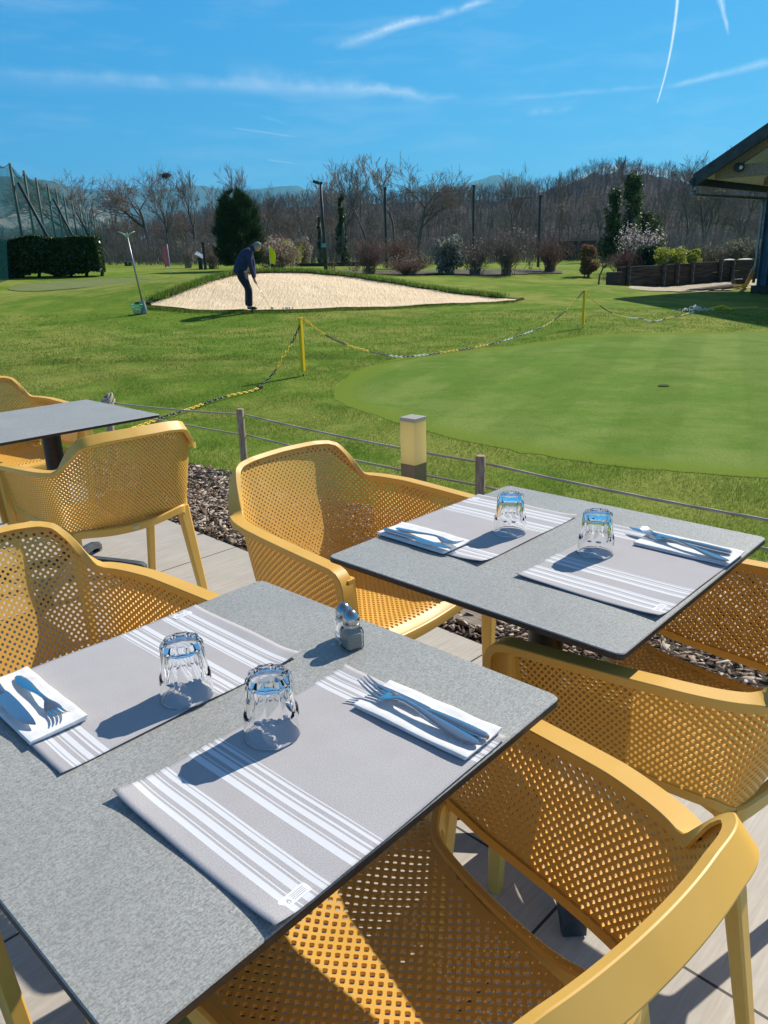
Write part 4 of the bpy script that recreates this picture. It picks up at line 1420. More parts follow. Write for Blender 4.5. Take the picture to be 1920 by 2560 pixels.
# yellow posts and chains
M_YPOST = noisy('yellow_painted_metal', (.95, .56, .012), (1.0, .62, .015), 20, .4)
M_YLINK, _, _ = material('yellow_plastic_link', (.95, .60, .02), .35)
M_BLINK, _, _ = material('black_plastic_link', (.02, .025, .03), .35)
M_WLINK, _, _ = material('white_plastic_link', (.75, .76, .72), .4)
Y1 = on_ground(655, 803, 9.6); Y2 = on_ground(1259, 705, 14.6)
def topz(p, v, u):
    d = ray(u, v); t = p.y / d.y
    return CH + d.z * t
def ypost(p, zt, label):
    r = empty('chain_post', p, R(-32), label, 'post', 'yellow posts carrying the chain')
    h = zt - p.z
    mb = MB(); mb.box((0, 0, h / 2 + .03), (.045, .045, h - .06)); mb.build('shaft', M_YPOST, r, bevel=.004)
    mb = MB(); mb.tube([(0, 0, -.05), (0, 0, .03)], .008, 6); mb.build('spike', M_BLINK, r)
    mb = MB(); mb.box((0, 0, h + .004), (.052, .052, .012)); mb.build('cap', M_YPOST, r, bevel=.003)
    return h
Z1, Z2 = topz(Y1, 688, 654), topz(Y2, 628, 1262)
ypost(Y1, Z1, 'yellow post in the middle of the lawn, nearer of the two')
ypost(Y2, Z2, 'yellow post farther off, in front of the small bare tree')
def link_mesh(mb, c, t, roll, L_=.052, w_=.026, r_=.0042):
    t = t.normalized()
    s_ = t.orthogonal().normalized(); s_ = (s_ - t * s_.dot(t)).normalized(); u_ = t.cross(s_)
    s2 = s_ * math.cos(roll) + u_ * math.sin(roll); u2 = t.cross(s2)
    n1_, n2_ = 12, 5
    vs = []
    for i in range(n1_):
        a = 2 * PI * i / n1_
        ca, sa = math.cos(a), math.sin(a)
        x = math.copysign(abs(ca) ** .7, ca) * (L_ / 2 - r_); y = math.copysign(abs(sa) ** .7, sa) * (w_ / 2 - r_)
        o = (t * ca + s2 * sa).normalized()
        for j in range(n2_):
            q = 2 * PI * j / n2_
            vs.append(c + t * x + s2 * y + o * (r_ * math.cos(q)) + u2 * (r_ * math.sin(q)))
    fs = []
    for i in range(n1_):
        for j in range(n2_):
            i2, j2 = (i + 1) % n1_, (j + 1) % n2_
            fs.append((i * n2_ + j, i2 * n2_ + j, i2 * n2_ + j2, i * n2_ + j2))
    mb.add(vs, fs)
def chain(path, label, pattern, big=1.0):
    """path: 3D points; pattern: list of (length, material index) repeated"""
    d = [0]
    for a, b_ in zip(path, path[1:]): d.append(d[-1] + (b_ - a).length)
    def at(s):
        for k in range(len(d) - 1):
            if s <= d[k + 1]: return path[k].lerp(path[k + 1], (s - d[k]) / max(1e-6, d[k + 1] - d[k])), path[k + 1] - path[k]
        return path[-1], path[-1] - path[-2]
    r = empty('plastic_chain', path[0], 0, label, 'chain', 'yellow and black chains')
    mbs = [MB(), MB(), MB()]
    s = 0; i = 0; per = .043 * big
    tot_ = d[-1]; pl = sum(x[0] for x in pattern)
    while s < tot_:
        p, t = at(s)
        q = s % pl; mi = 0
        for L_, m_ in pattern:
            if q < L_: mi = m_; break
            q -= L_
        link_mesh(mbs[mi], p - path[0], t, PI / 2 * (i % 2) + .4, .058 * big, .030 * big, .0048 * big)
        s += per; i += 1
    for mb_, m_, n_ in zip(mbs, (M_YLINK, M_BLINK, M_WLINK), ('yellow_links', 'black_links', 'white_links')):
        if mb_.v: mb_.build(n_, m_, r, smooth=True, fix=False)
def plane_pts(px, A, B):
    """points of the picture laid in the upright plane through A and B"""
    n = Vector((-(B - A).y, (B - A).x, 0))
    out = []
    for u, v in px:
        d = ray(u, v)
        t = (Vector((A.x, A.y, 0)) ).dot(n) / d.dot(n)
        p = Vector((d.x * t, d.y * t, CH + d.z * t))
        p.z = max(p.z, gz(p.x, p.y) + .02)
        out.append(p)
    return out
c2 = plane_pts([(655, 688), (690, 715), (730, 737), (775, 753), (825, 765), (870, 771), (930, 768), (1000, 756), (1070, 741), (1130, 722), (1180, 702), (1220, 673), (1245, 647), (1261, 629)], Y1, Y2)
chain(cr(c2, 4), 'yellow, black and white plastic chain hanging between the two yellow posts', [(.42, 0), (.40, 1), (.42, 0), (.4, 1), (.30, 2), (.28, 1), (.30, 2), (.28, 1)], 1.15)
g0 = [on_ground(540, 847, 8.4), on_ground(495, 860, 8.0)]
A_ = Z(Y1, Z1)
lp_ = []
px_ = [(654, 688), (633, 735), (608, 775), (595, 800), (570, 828), (545, 845)]
Pg = at_z(545, 847, 0)
lp_ = plane_pts(px_, Y1, Vector((Pg.x, Pg.y, 0)))
for u, v in ((495, 860), (450, 872), (415, 884), (385, 893), (360, 900), (330, 911), (300, 922), (262, 934), (215, 943), (180, 948)):
    p = at_z(u, v, -.01); lp_.append(Vector((p.x, p.y, gz(p.x, p.y) + .03)))
chain(cr(lp_, 4), 'yellow and black chain falling from the nearer yellow post and lying along the lawn', [(.42, 1), (.42, 0), (.42, 1), (.50, 0)], 1.1)
px3 = [(1263, 629), (1275, 642), (1292, 657), (1312, 671), (1335, 681), (1360, 686), (1385, 688)]
A3 = Y2; q3 = at_y(1385, 688, 15.4)
l3 = plane_pts(px3, A3, q3)
for u, v, y in ((1410, 687, 15.8), (1440, 683, 16.4), (1475, 678, 17.2), (1500, 673, 18.0)):
    l3.append(on_ground(u, v, y) + Vector((0, 0, .03)))
chain(cr(l3, 4), 'yellow and white chain sloping from the farther yellow post to the ground', [(.5, 0), (.4, 1), (.42, 0), (.3, 2), (.2, 1), (.4, 2), (.2, 1), (.4, 2), (.2, 1)])
# heap of chain and a fallen stake at its end
mbh = MB(); c0 = l3[-1]
rr = random.Random(5)
for k in range(46):
    a = rr.uniform(0, 2 * PI); q = rr.uniform(0, .35)
    link_mesh(mbh, Vector((q * math.cos(a) * 1.5, q * math.sin(a) * .6, .02 + rr.uniform(0, .12) * (1 - q / .4))), Vector((rr.uniform(-1, 1), rr.uniform(-1, 1), rr.uniform(-.4, .4))), rr.uniform(0, 3), .06, .032, .006)
o = mbh.build('chain_heap', M_WLINK, None, smooth=True, fix=False); o.location = c0
tag(o, 'small heap of white chain links on the grass at the shadow edge', 'chain')
s0 = on_ground(1560, 671, 18.6)
mb = MB(); mb.tube([(-.35, 0, .05), (.0, .02, .12), (.22, .03, .03)], .022, 6); mb.tube([(-.02, .02, .12), (.05, .1, .05), (1.1, .55, .03)], .012, 6)
o = mb.build('fallen_stake', M_YPOST); o.location = s0; tag(o, 'dull yellow stakes lying on the shaded grass near the building', 'stake')

# ================================================================== FLAGS, TOOL, BASKET, TEE MARKERS
M_POLE, _, _ = material('white_pole', (.75, .74, .70), .5)
def flag(u, v, vt, y, colr, label, name, size, lean=0, droop=1.0, side=1):
    p = on_ground(u, v, y)
    r = empty('flagstick', p, 0, label, 'golf flag', 'golf flags')
    H_ = topz(p, vt, u) - p.z
    mb = MB(); mb.tube([(0, 0, -.02), (lean * .5, 0, H_ * .5), (lean, 0, H_)], .014, 6); mb.build('stick', M_POLE, r, smooth=True)
    m, _, _ = material(name, colr, .8, 0, .1)
    nx, nz = 10, 14
    V, F = [], []
    for j in range(nz + 1):
        for i in range(nx + 1):
            a, b_ = i / nx, j / nz
            w_ = size[0] * (1 - .35 * abs(b_ - .35))
            x = lean + side * w_ * a * (1 - .25 * a * droop)
            z = H_ - size[1] * b_ * (1 - .2 * a) - droop * size[0] * .9 * a * a - .02
            yy = .07 * math.sin(a * 6 + b_ * 3) * a ** .5
            V.append((x, yy, z))
    for j in range(nz):
        for i in range(nx):
            q = j * (nx + 1) + i; F.append((q, q + 1, q + nx + 2, q + nx + 1))
    me = bpy.data.meshes.new('cloth'); me.from_pydata(V, [], F)
    me.polygons.foreach_set('use_smooth', [True] * len(F))
    link('flag_cloth', me, m, r)
    return r
flag(371, 601, 527, 36, (.62, .16, .18), 'faded red flag on a thin stick on the far left green', 'faded_red_cloth', (.34, .95), -.04, .8, -1)
flag(584, 577, 531, 40, (.92, .80, .02), 'bright yellow flag just right of the golfer\'s head', 'yellow_cloth', (.38, .85), 0, .7, 1)

M_GREENP, _, _ = material('green_plastic', (.05, .42, .26), .4)
M_MINT, _, _ = material('pale_green_plastic', (.38, .62, .48), .5)
M_ZINC = noisy('zinc_metal', (.22, .23, .23), (.34, .35, .35), 8, .4, .7)
tb = on_ground(311, 672, 19.0)
r = empty('ball_picker_stand', tb, 0, 'tall slanting metal pole with pale green head in a grey box stand', 'pole')
H_ = topz(tb, 502, 273) - tb.z
tipx = at_y(273, 502, 19.0).x - tb.x
mb = MB(); mb.box((0, 0, .14), (.12, .12, .30), rot=Matrix.Rotation(R(-8), 3, 'Y')); mb.build('box_stand', M_ZINC, r, bevel=.006)
mb = MB(); mb.tube([(-.01, 0, .25), (tipx, 0, H_ - .05)], .021, 8); mb.build('pole', M_ZINC, r, smooth=True)
mb = MB()
c_h = Vector((tipx, 0, H_))
for a in range(4):
    q = Vector((math.cos(a * PI / 2 + .4), math.sin(a * PI / 2 + .4), 0))
    mb.tube([c_h + Vector((0, 0, -.12)), c_h + q * .07 + Vector((0, 0, -.03)), c_h + q * .19 + Vector((0, 0, .02 * (-1) ** a))], [.018, .014, .012], 6)
mb.build('head', M_MINT, r, smooth=True)
bk = on_ground(296, 665, 18.9)
r = empty('ball_basket', bk + Vector((0, 0, .02)), 0, 'green wire basket of golf balls at the foot of the slanting pole', 'basket')
mb = MB()
for z, rr_ in ((0, .08), (.07, .10), (.14, .12), (.21, .14)):
    pts = [(rr_ * math.cos(a), rr_ * math.sin(a), z) for a in np.linspace(0, 2 * PI, 21)]
    mb.tube(pts, .005 if z < .2 else .009, 5)
for k in range(16):
    a = k * PI / 8
    mb.tube([(.08 * math.cos(a), .08 * math.sin(a), 0), (.14 * math.cos(a), .14 * math.sin(a), .21)], .004, 4)
mb.tube([(-.14 * 1, 0, .21), (-.16, 0, .26), (-.05, 0, .30)], .006, 5)
mb.build('wire_frame', M_GREENP, r, smooth=True)
M_BALL, _, _ = material('golf_ball', (.82, .82, .80), .3)
rr = random.Random(2)
def ball(mb, c, r_=.0213):
    mb.lathe([(r_ * math.sin(a), -r_ * math.cos(a)) for a in np.linspace(0, PI, 7)][0:7], 10, c)
bm_src = MB(); ball(bm_src, (0, 0, 0)); BALLM = bm_src.mesh('golf_ball', True, .0005)
BALLM.materials.append(M_BALL)
for k in range(9):
    a = rr.uniform(0, 6.28); q = rr.uniform(0, .05)
    o = link('golf_ball', BALLM); o.location = bk + Vector((q * math.cos(a), q * math.sin(a), .045 + .03 * (k % 3)))
    tag(o, 'white golf ball inside the green wire basket', 'golf ball', 'golf balls in the basket')
for k, (u, v) in enumerate(((612, 668), (618, 669), (626, 667), (633, 668), (621, 666))):
    o = link('golf_ball', BALLM); p = on_ground(u, v, 19.3); o.location = p + Vector((0, 0, .065)); o.scale = (1.3, 1.3, 1.3)
    tag(o, 'white golf ball lying on the sand right of the golfer', 'golf ball', 'golf balls on the sand')
M_SIGN, _, _ = material('pale_blue_sign', (.35, .45, .52), .4)
sp_ = on_ground(434, 580, 47)
r = empty('tee_sign', sp_, 0, 'short black post with a tilted pale sign, left of the dark pine', 'sign')
mb = MB(); mb.box((0, 0, .38), (.22, .14, .76)); mb.build('post', M_EDGE, r)
mb = MB(); mb.box((0, -.05, .80), (.50, .36, .05), rot=Matrix.Rotation(R(28), 3, 'Y') @ Matrix.Rotation(R(30), 3, 'X')); mb.build('panel', M_SIGN, r)
sp_ = on_ground(444, 580, 46.5)
mb = MB(); mb.box((0, 0, .73), (.14, .14, 1.46)); mb.box((0, 0, 1.48), (.2, .2, .05)); o = mb.build('ball_washer_post', M_EDGE); o.location = sp_
tag(o, 'slim black post right of the tilted sign', 'post')
sp_ = on_ground(277, 574, 58)
mb = MB(); mb.box((-.12, 0, .14), (.18, .2, .28)); mb.box((.16, 0, .12), (.16, .2, .24)); mb.box((0.02, 0, .05), (.5, .22, .1)); o = mb.build('tee_marker', M_EDGE); o.location = sp_
tag(o, 'tiny dark tee marker on the far lawn behind the slanting pole', 'tee marker')
M_TIMB = noisy('dark_timber', (.028, .024, .020), (.075, .06, .048), 2.5, .85, 0, .5, .01, stretch=(3, 20, 20), bscale=4)
a, b_ = on_ground(640, 577, 52), on_ground(812, 577, 52)
mb = MB(); m_ = (a + b_) / 2; ln = (b_ - a).length
mb.box((0, 0, .09), (ln, .12, .24)); mb.box((0, -.02, .22), (ln * .98, .16, .03)); o = mb.build('timber_edging', M_TIMB, None, bevel=.01); o.location = m_; o.rotation_euler = (0, 0, math.atan2(b_.y - a.y, b_.x - a.x))
tag(o, 'low black timber edging along the far lawn behind the bunker', 'edging')
a = on_ground(1246, 562, 64)
mb = MB()
for k in range(4): mb.box((0, .01 * (k % 2), .22 + .36 * k), (3.0, .25, .34))
for x in (-1.4, 0, 1.4): mb.box((x, -.18, .75), (.12, .1, 1.5))
o = mb.build('timber_bay', M_TIMB, None, bevel=.02); o.location = a
tag(o, 'dark stacked-timber wall low among the trees beyond the shrubs', 'wall')

# ================================================================== LAMP POLE AND NET POLES
M_DPOLE = noisy('dark_pole', (.022, .026, .026), (.05, .055, .055), 3, .6)
p = on_ground(704, 585, 42)
zt = topz(p, 396, 698) - p.z
r = empty('floodlight_pole', p, 0, 'dark floodlight pole with a small green sign behind the bunker', 'lamp post')
mb = MB(); mb.tube([(0, 0, -.1), (-.02, 0, zt * .5), (-.05, 0, zt)], [.10, .085, .06], 10); mb.build('pole', M_DPOLE, r, smooth=True)
mb = MB(); mb.tube([(-.05, 0, zt), (-.12, -.1, zt + .03), (-.20, -.15, zt + .02)], .04, 8)
mb.box((-.26, -.18, zt + .04), (.34, .26, .13), rot=Matrix.Rotation(R(18), 3, 'Y')); mb.box((-.02, 0, zt + .02), (.14, .14, .10)); mb.build('floodlight', M_DPOLE, r, bevel=.01)
m_, _, _ = material('green_sign', (.03, .22, .18), .5)
mb = MB(); z_ = topz(p, 530, 702) - p.z; mb.box((-.02, -.12, z_), (.34, .03, .22)); sg = mb.build('sign', m_, r)
m_, _, _ = material('sign_white', (.6, .66, .62), .5)
mb = MB()
for k in range(3): mb.box((-.02, -.137, z_ + .06 - .06 * k), (.24 - .04 * (k % 2), .004, .018))
mb.build('lettering', m_, sg)
prev = None
poles = [(836, 597, 407, 46), (1022, 578, 402, 50), (1162, 588, 424, 46)]
tops = []
for k, (u, v, vt, y) in enumerate(poles):
    p = on_ground(u, v, y); h = topz(p, vt, u) - p.z
    mb = MB(); mb.tube([(0, 0, -.2), (0, 0, h)], [.085, .07], 8); mb.box((0, 0, h), (.16, .16, .12))
    o = mb.build('net_pole', M_DPOLE, None, smooth=40); o.location = p
    tag(o, ['tall thin dark pole behind the shrubs, leftmost of three', 'tall thin dark pole behind the shrubs, middle of three', 'tall thin dark pole behind the shrubs, rightmost of three'][k], 'pole', 'tall thin poles behind the shrubs')
    tops.append(p + Vector((0, 0, h - .05)))
for a, b_ in zip(tops, tops[1:]):
    pts = [a.lerp(b_, t) - Vector((0, 0, .25 * 4 * t * (1 - t))) for t in np.linspace(0, 1, 13)]
    mb = MB(); mb.tube(pts, .012, 4); o = mb.build('wire', M_DPOLE)
    tag(o, 'thin wire strung from the %s of the three tall poles to the next' % ('leftmost' if a is tops[0] else 'middle'), 'wire', 'wires between the tall poles')

# ================================================================== DRIVING RANGE NET
M_NET, nt, b = material('green_net', (.010, .055, .060), .9, 0, 0)
tp = nt.new('ShaderNodeBsdfTransparent')
ms = nt.new('ShaderNodeMixShader')
ms.inputs[0].default_value = .50
out_n = [n for n in nt.n if n.type == 'OUTPUT_MATERIAL'][0]
nt.link(tp.outputs[0], ms.inputs[1]); nt.link(b.outputs[0], ms.inputs[2]); nt.link(ms.outputs[0], out_n.inputs['Surface'])
vn = nt.noise(nt.mapping(nt.new('ShaderNodeNewGeometry').outputs['Position'], (.9, .9, .05)), 1.0, 3)
nt.link(nt.math('MULTIPLY_ADD', vn, .35, .33), ms.inputs[0])
na, nb_ = at_y(21, 353, 42), at_y(214, 472, 108)
dn_ = Vector((nb_.x - na.x, nb_.y - na.y, 0))
def on_line(u, v):
    d = ray(u, v); n = Vector((-dn_.y, dn_.x, 0)); t = Vector((na.x, na.y, 0)).dot(n) / d.dot(n)
    return Vector((d.x * t, d.y * t, CH + d.z * t))
npx = [(-60, 300), (21, 352.6), (51, 368.7), (77, 384), (102, 398.6), (120, 408), (137, 420), (155, 434.6), (172, 446), (188, 457), (202, 465), (214, 472), (226, 481)]
M_NPOLE = noisy('green_black_pole', (.012, .035, .035), (.03, .06, .06), 4, .6)
r = empty('range_net', (on_line(*npx[0]).x, on_line(*npx[0]).y, 0), 0, 'tall dark green driving range netting on slanted braced poles behind the hedge', 'netting')
O = Vector(r.location)
tl = [on_line(*q) for q in npx]
for k, t in enumerate(tl):
    g_ = gz(t.x, t.y)
    mb = MB(); mb.tube([Vector((t.x, t.y, g_ - .2)) - O, t - O], .075, 8); mb.build('pole', M_NPOLE, r, smooth=True)
    if k in (1, 4, 7, 9, 11):
        side = Vector((dn_.y, -dn_.x, 0)).normalized()
        mb = MB(); mb.tube([Vector((t.x, t.y, t.z - .9)) + side * .25 - O, Vector((t.x, t.y, g_)) + side * 1.9 - O], .085, 8); mb.build('brace', M_NPOLE, r, smooth=True)
V, F = [], []; NX = 8; NZ = 10; cols = []
for k in range(len(tl) - 1):
    for i in range(NX):
        f = i / NX; p = tl[k].lerp(tl[k + 1], f); p.z -= .55 * 4 * f * (1 - f); cols.append((p, math.sin(PI * f)))
cols.append((tl[-1], 0))
for p, s_ in cols:
    g_ = gz(p.x, p.y)
    for j in range(NZ + 1):
        z = g_ + (p.z - g_) * j / NZ
        V.append((p.x - O.x + .25 * s_, p.y - O.y, z))
for i in range(len(cols) - 1):
    for j in range(NZ):
        q = i * (NZ + 1) + j; F.append((q, q + NZ + 1, q + NZ + 2, q + 1))
me = raw_mesh('net', V, F); me.polygons.foreach_set('use_smooth', [True] * len(F))
link('net', me, M_NET, r)
mb = MB(); mb.tube([c[0] - O for c in cols], .03, 5); mb.build('top_cable', M_NPOLE, r)
# ================================================================== TREES
M_BARK = noisy('grey_bark', (.075, .062, .052), (.17, .145, .12), 3, .9, 0, .4, .02, stretch=(4, 4, 1))
M_TWIG = noisy('brown_twigs', (.15, .118, .10), (.26, .21, .175), 1.2, .9, spec=.1)
M_TWIG2 = noisy('pale_grey_twigs', (.20, .175, .15), (.32, .28, .24), 1.2, .9, spec=.1)
M_TWIGR = noisy('red_stems', (.19, .105, .085), (.30, .19, .15), 1.2, .9, spec=.1)
M_TWIGW = noisy('wood_twigs', (.135, .118, .112), (.245, .22, .205), .12, .95, spec=.05)
def leaf_mat(name, c1, c2, rough=.5, tr=.35, spec=.4):
    m, nt, b = material(name, c1, rough, 0, spec)
    rp = nt.new('ShaderNodeNewGeometry').outputs['Random Per Island']
    c = nt.ramp(rp, [(0, c1), (1, c2)])
    nt.link(c, b.inputs['Base Color'])
    add_translucency(nt, b, c, tr)
    return m
M_IVY = leaf_mat('ivy_leaves', (.022, .050, .012), (.075, .125, .030))
M_PINE = leaf_mat('pine_needles', (.012, .038, .014), (.045, .095, .028), .6, .25)
M_HEDGE = leaf_mat('laurel_leaves', (.014, .038, .008), (.055, .105, .018), .28, .3, .6)
M_BLOS = leaf_mat('pale_blossom', (.72, .60, .62), (.92, .84, .84), .8, .4, .1)
M_GOLD = leaf_mat('yellow_green_leaves', (.26, .30, .03), (.55, .56, .10), .6, .4)
M_DKBUSH = leaf_mat('dark_green_leaves', (.015, .045, .018), (.05, .10, .035), .5, .3)
M_VARI = leaf_mat('variegated_leaves', (.04, .075, .04), (.42, .42, .38), .6, .3)
M_PHOT = leaf_mat('red_green_leaves', (.06, .12, .03), (.48, .17, .07), .45, .4)
M_DRY = leaf_mat('dry_pale_leaves', (.22, .15, .10), (.58, .48, .40), .8, .4, .1)
M_BRAMB = leaf_mat('bramble_leaves', (.09, .10, .055), (.36, .34, .25), .8, .4, .1)
M_BUD = leaf_mat('spring_leaves', (.30, .26, .18), (.55, .48, .36), .7, .5, .1)

def limb_geo(segs, n=3):
    """segs: array of (p0, p1, r0, r1) -> prisms"""
    S = np.array(segs, float)
    p0, p1, r0, r1 = S[:, 0:3], S[:, 3:6], S[:, 6], S[:, 7]
    t = p1 - p0; t /= np.linalg.norm(t, axis=1)[:, None] + 1e-9
    a = np.where(np.abs(t[:, 2:3]) < .9, np.array([[0, 0, 1.0]]), np.array([[1.0, 0, 0]]))
    s = np.cross(t, a); s /= np.linalg.norm(s, axis=1)[:, None]; u = np.cross(t, s)
    V = []
    for P, r_ in ((p0, r0), (p1, r1)):
        for k in range(n):
            q = 2 * PI * k / n
            V.append(P + (s * math.cos(q) + u * math.sin(q)) * r_[:, None])
    V = np.stack(V, 1)
    N = len(S)
    F = np.array([(k, (k + 1) % n, n + (k + 1) % n, n + k) for k in range(n)])
    F = (F[None] + (2 * n) * np.arange(N)[:, None, None]).reshape(-1, 4)
    return V.reshape(-1, 3), F
def grow(seed, H=10.0, spread=.55, levels=5, trunk_r=.16, first=.28, up=.35, kids=(3, 4), fine=.017, ratio=.66, leader=True, lean=0.0, multi=1):
    r = random.Random(seed)
    trunk, twigs = [], []
    tips = []
    def rec(p, d, L, rad, lev):
        ns = 4 if lev <= 1 else 3
        q = p.copy(); rr_ = rad
        pts = [q.copy()]
        for i in range(ns):
            d = (d + Vector((r.gauss(0, .13), r.gauss(0, .13), r.gauss(0, .08) + up * .10))).normalized()
            q2 = q + d * (L / ns)
            r2 = max(fine * .8, rad * (1 - .42 * (i + 1) / ns))
            (trunk if lev <= 1 else twigs).append((*q, *q2, rr_, r2))
            q, rr_ = q2, r2
            pts.append(q.copy())
            if lev < levels and i >= 1:
                for _ in range(r.choice(kids) - 1 if i < ns - 1 else r.choice(kids)):
                    if lev >= 1 and r.random() < .20: continue
                    az = r.uniform(0, 2 * PI); el = spread * r.uniform(.6, 1.35)
                    s = d.orthogonal().normalized(); u_ = d.cross(s)
                    nd = (d * math.cos(el) + (s * math.cos(az) + u_ * math.sin(az)) * math.sin(el)).normalized()
                    nd = (nd + Vector((0, 0, up * .35))).normalized()
                    rec(q, nd, L * ratio * r.uniform(.7, 1.15), max(fine, rr_ * .62), lev + 1)
        if lev == levels: tips.append(q.copy())
    for m_ in range(multi):
        d0 = Vector((lean + (r.gauss(0, .22) if multi > 1 else 0), r.gauss(0, .22) if multi > 1 else 0, 1)).normalized()
        base = Vector((r.gauss(0, .12) if multi > 1 else 0, r.gauss(0, .12) if multi > 1 else 0, -.1))
        mid = base + d0 * H * first
        trunk.append((*base, *mid, trunk_r, trunk_r * .82))
        rec(mid, d0, H * .42, trunk_r * .80, 0)
    z = max([s_[5] for s_ in trunk + twigs])
    k = H / z
    sc = lambda L: [tuple(x * k for x in s_[:6]) + (s_[6], s_[7]) for s_ in L]
    return sc(trunk), sc(twigs), [t * k for t in tips]
TREE_V = {}
def tree_variant(key, **kw):
    tr, tw, tips = grow(**kw)
    V, F = limb_geo(tr, 6); a = raw_mesh('trunk_' + key, V, F); a.polygons.foreach_set('use_smooth', [True] * len(F)); a.materials.append(M_BARK)
    V, F = limb_geo(tw, 3); b_ = raw_mesh('branches_' + key, V, F); b_.materials.append(M_TWIG)
    TREE_V[key] = (a, b_, kw['H'], tips)
for k, kw in (('oak', dict(seed=3, H=10, spread=.72, levels=4, trunk_r=.24, first=.20, up=.15, kids=(3, 3, 4), ratio=.70)),
              ('ash', dict(seed=8, H=10, spread=.42, levels=4, trunk_r=.14, first=.30, up=.45, kids=(2, 3, 3), ratio=.66)),
              ('elm', dict(seed=14, H=10, spread=.52, levels=4, trunk_r=.15, first=.22, up=.35, kids=(2, 3, 3), ratio=.72, multi=2)),
              ('poplar', dict(seed=21, H=10, spread=.34, levels=4, trunk_r=.10, first=.34, up=.6, kids=(2, 3), ratio=.64)),
              ('alder', dict(seed=29, H=10, spread=.50, levels=4, trunk_r=.09, first=.36, up=.3, kids=(2, 3), ratio=.62)),
              ('crooked', dict(seed=37, H=10, spread=.66, levels=4, trunk_r=.13, first=.22, up=.2, kids=(2, 3), ratio=.74, lean=.25))):
    tree_variant(k, **kw)
print('TREE FACES', {k: (len(v[0].polygons), len(v[1].polygons)) for k, v in TREE_V.items()})
def put_tree(name, key, p, H, rz, label, group, wide=1.0, twig=None):
    a, b_, H0, tips = TREE_V[key]
    r = empty(name, p, rz, label, 'tree', group)
    s = H / H0
    r.scale = (s * wide, s * wide, s)
    link('trunk', a, None, r); o = link('crown', b_, None, r)
    if twig:
        o.material_slots[0].link = 'OBJECT'; o.material_slots[0].material = twig
    return r
WG = 'leafless trees of the wood behind the lawn'
big = [  # u, top v, depth, kind, wide, twig
    (160, 353, 92, 'oak', 1.25, 'large spreading leafless tree rising behind the range net', None),
    (205, 378, 96, 'elm', .9, 'leafless tree just right of the large spreading one by the net', None),
    (248, 385, 84, 'ash', .75, 'slim leafless tree with a few tufts at its top, left of the tall clump', None),
    (328, 351, 76, 'oak', 1.1, 'tall leafless tree left of the pair with a bird nest', None),
    (378, 346, 74, 'elm', .9, 'leafless tree holding a dark bird nest high up', None),
    (425, 360, 78, 'ash', 1.0, 'tall leafless tree right of the one with a nest', None),
    (478, 388, 82, 'alder', 1.1, 'shorter leafless tree just left of the dark pine', None),
    (543, 350, 80, 'ash', .9, 'leafless tree whose top shows above the dark pine', None),
    (585, 392, 84, 'elm', .9, 'leafless tree right behind the dark pine', None),
    (690, 358, 80, 'poplar', 1.3, 'pale twiggy tree behind the floodlight pole', M_TWIG2),
    (742, 336, 74, 'elm', .95, 'tall pale-twigged tree with ivy on its lower trunk', M_TWIG2),
    (792, 333, 72, 'ash', 1.05, 'tall pale-twigged tree right of the ivy-clad one', M_TWIG2),
    (852, 318, 72, 'poplar', 1.5, 'tallest pale-twigged leafless tree at centre', M_TWIG2),
    (905, 332, 62, 'oak', 1.0, 'broad dark leafless tree with visible heavy limbs at centre', None),
    (1108, 349, 84, 'elm', .7, 'leafless tree standing in front of the blue peak', None),
    (1207, 363, 86, 'ash', .9, 'leafless tree between the peak and the wooded hill', None),
    (1372, 323, 70, 'poplar', 1.5, 'tall tree with small pale leaves above a thick ivy trunk', None),
    (1478, 332, 76, 'alder', 1.2, 'tall twiggy tree left of the building roof', None),
    (1515, 318, 72, 'elm', 1.1, 'tall tree with small pale leaves close to the roof edge', None),
    (1600, 300, 70, 'ash', 1.0, 'leafless tree rising behind the roof of the building', None),
    (1290, 372, 84, 'crooked', 1.0, 'crooked leafless tree in front of the wooded hill', None),
    (660, 398, 90, 'alder', 1.2, 'low leafless tree between the pine and the floodlight pole', None),
]
rt = random.Random(11)
TREES = {}
for u, vt, y, key, wide, lab, tw in big:
    p = on_ground(u, 568, y)
    H_ = topz(p, vt, u) - p.z
    TREES[u] = put_tree('bare_tree', key, p, H_, rt.uniform(0, 6.28), lab, None, wide, tw)
# the rest of the wood: indistinguishable trunks, one group
def skyline(u):
    return float(np.interp(u, [230, 300, 450, 620, 760, 940, 1050, 1200, 1300, 1400, 1500, 1640, 1700], [450, 438, 428, 425, 425, 428, 430, 415, 400, 392, 380, 380, 380]))
kinds = ['oak', 'ash', 'elm', 'poplar', 'alder', 'crooked']
n_w = 0
for k in range(165):
    u = 226 + (1680 - 226) * ((k * .61803) % 1.0) + rt.uniform(-6, 6)
    y = rt.uniform(66, 104)
    near = (y < 80)
    p = on_ground(u, 566, y)
    vt = skyline(u) + (rt.uniform(12, 95) if near else rt.uniform(-4, 45))
    H_ = max(3.0, topz(p, vt, u) - p.z)
    put_tree('woodland_tree', rt.choice(kinds), p, H_, rt.uniform(0, 6.28), 'leafless brown tree among many in the wood beyond the lawn', WG, rt.uniform(.55, 1.0), M_TWIGW if rt.random() < .6 else None)

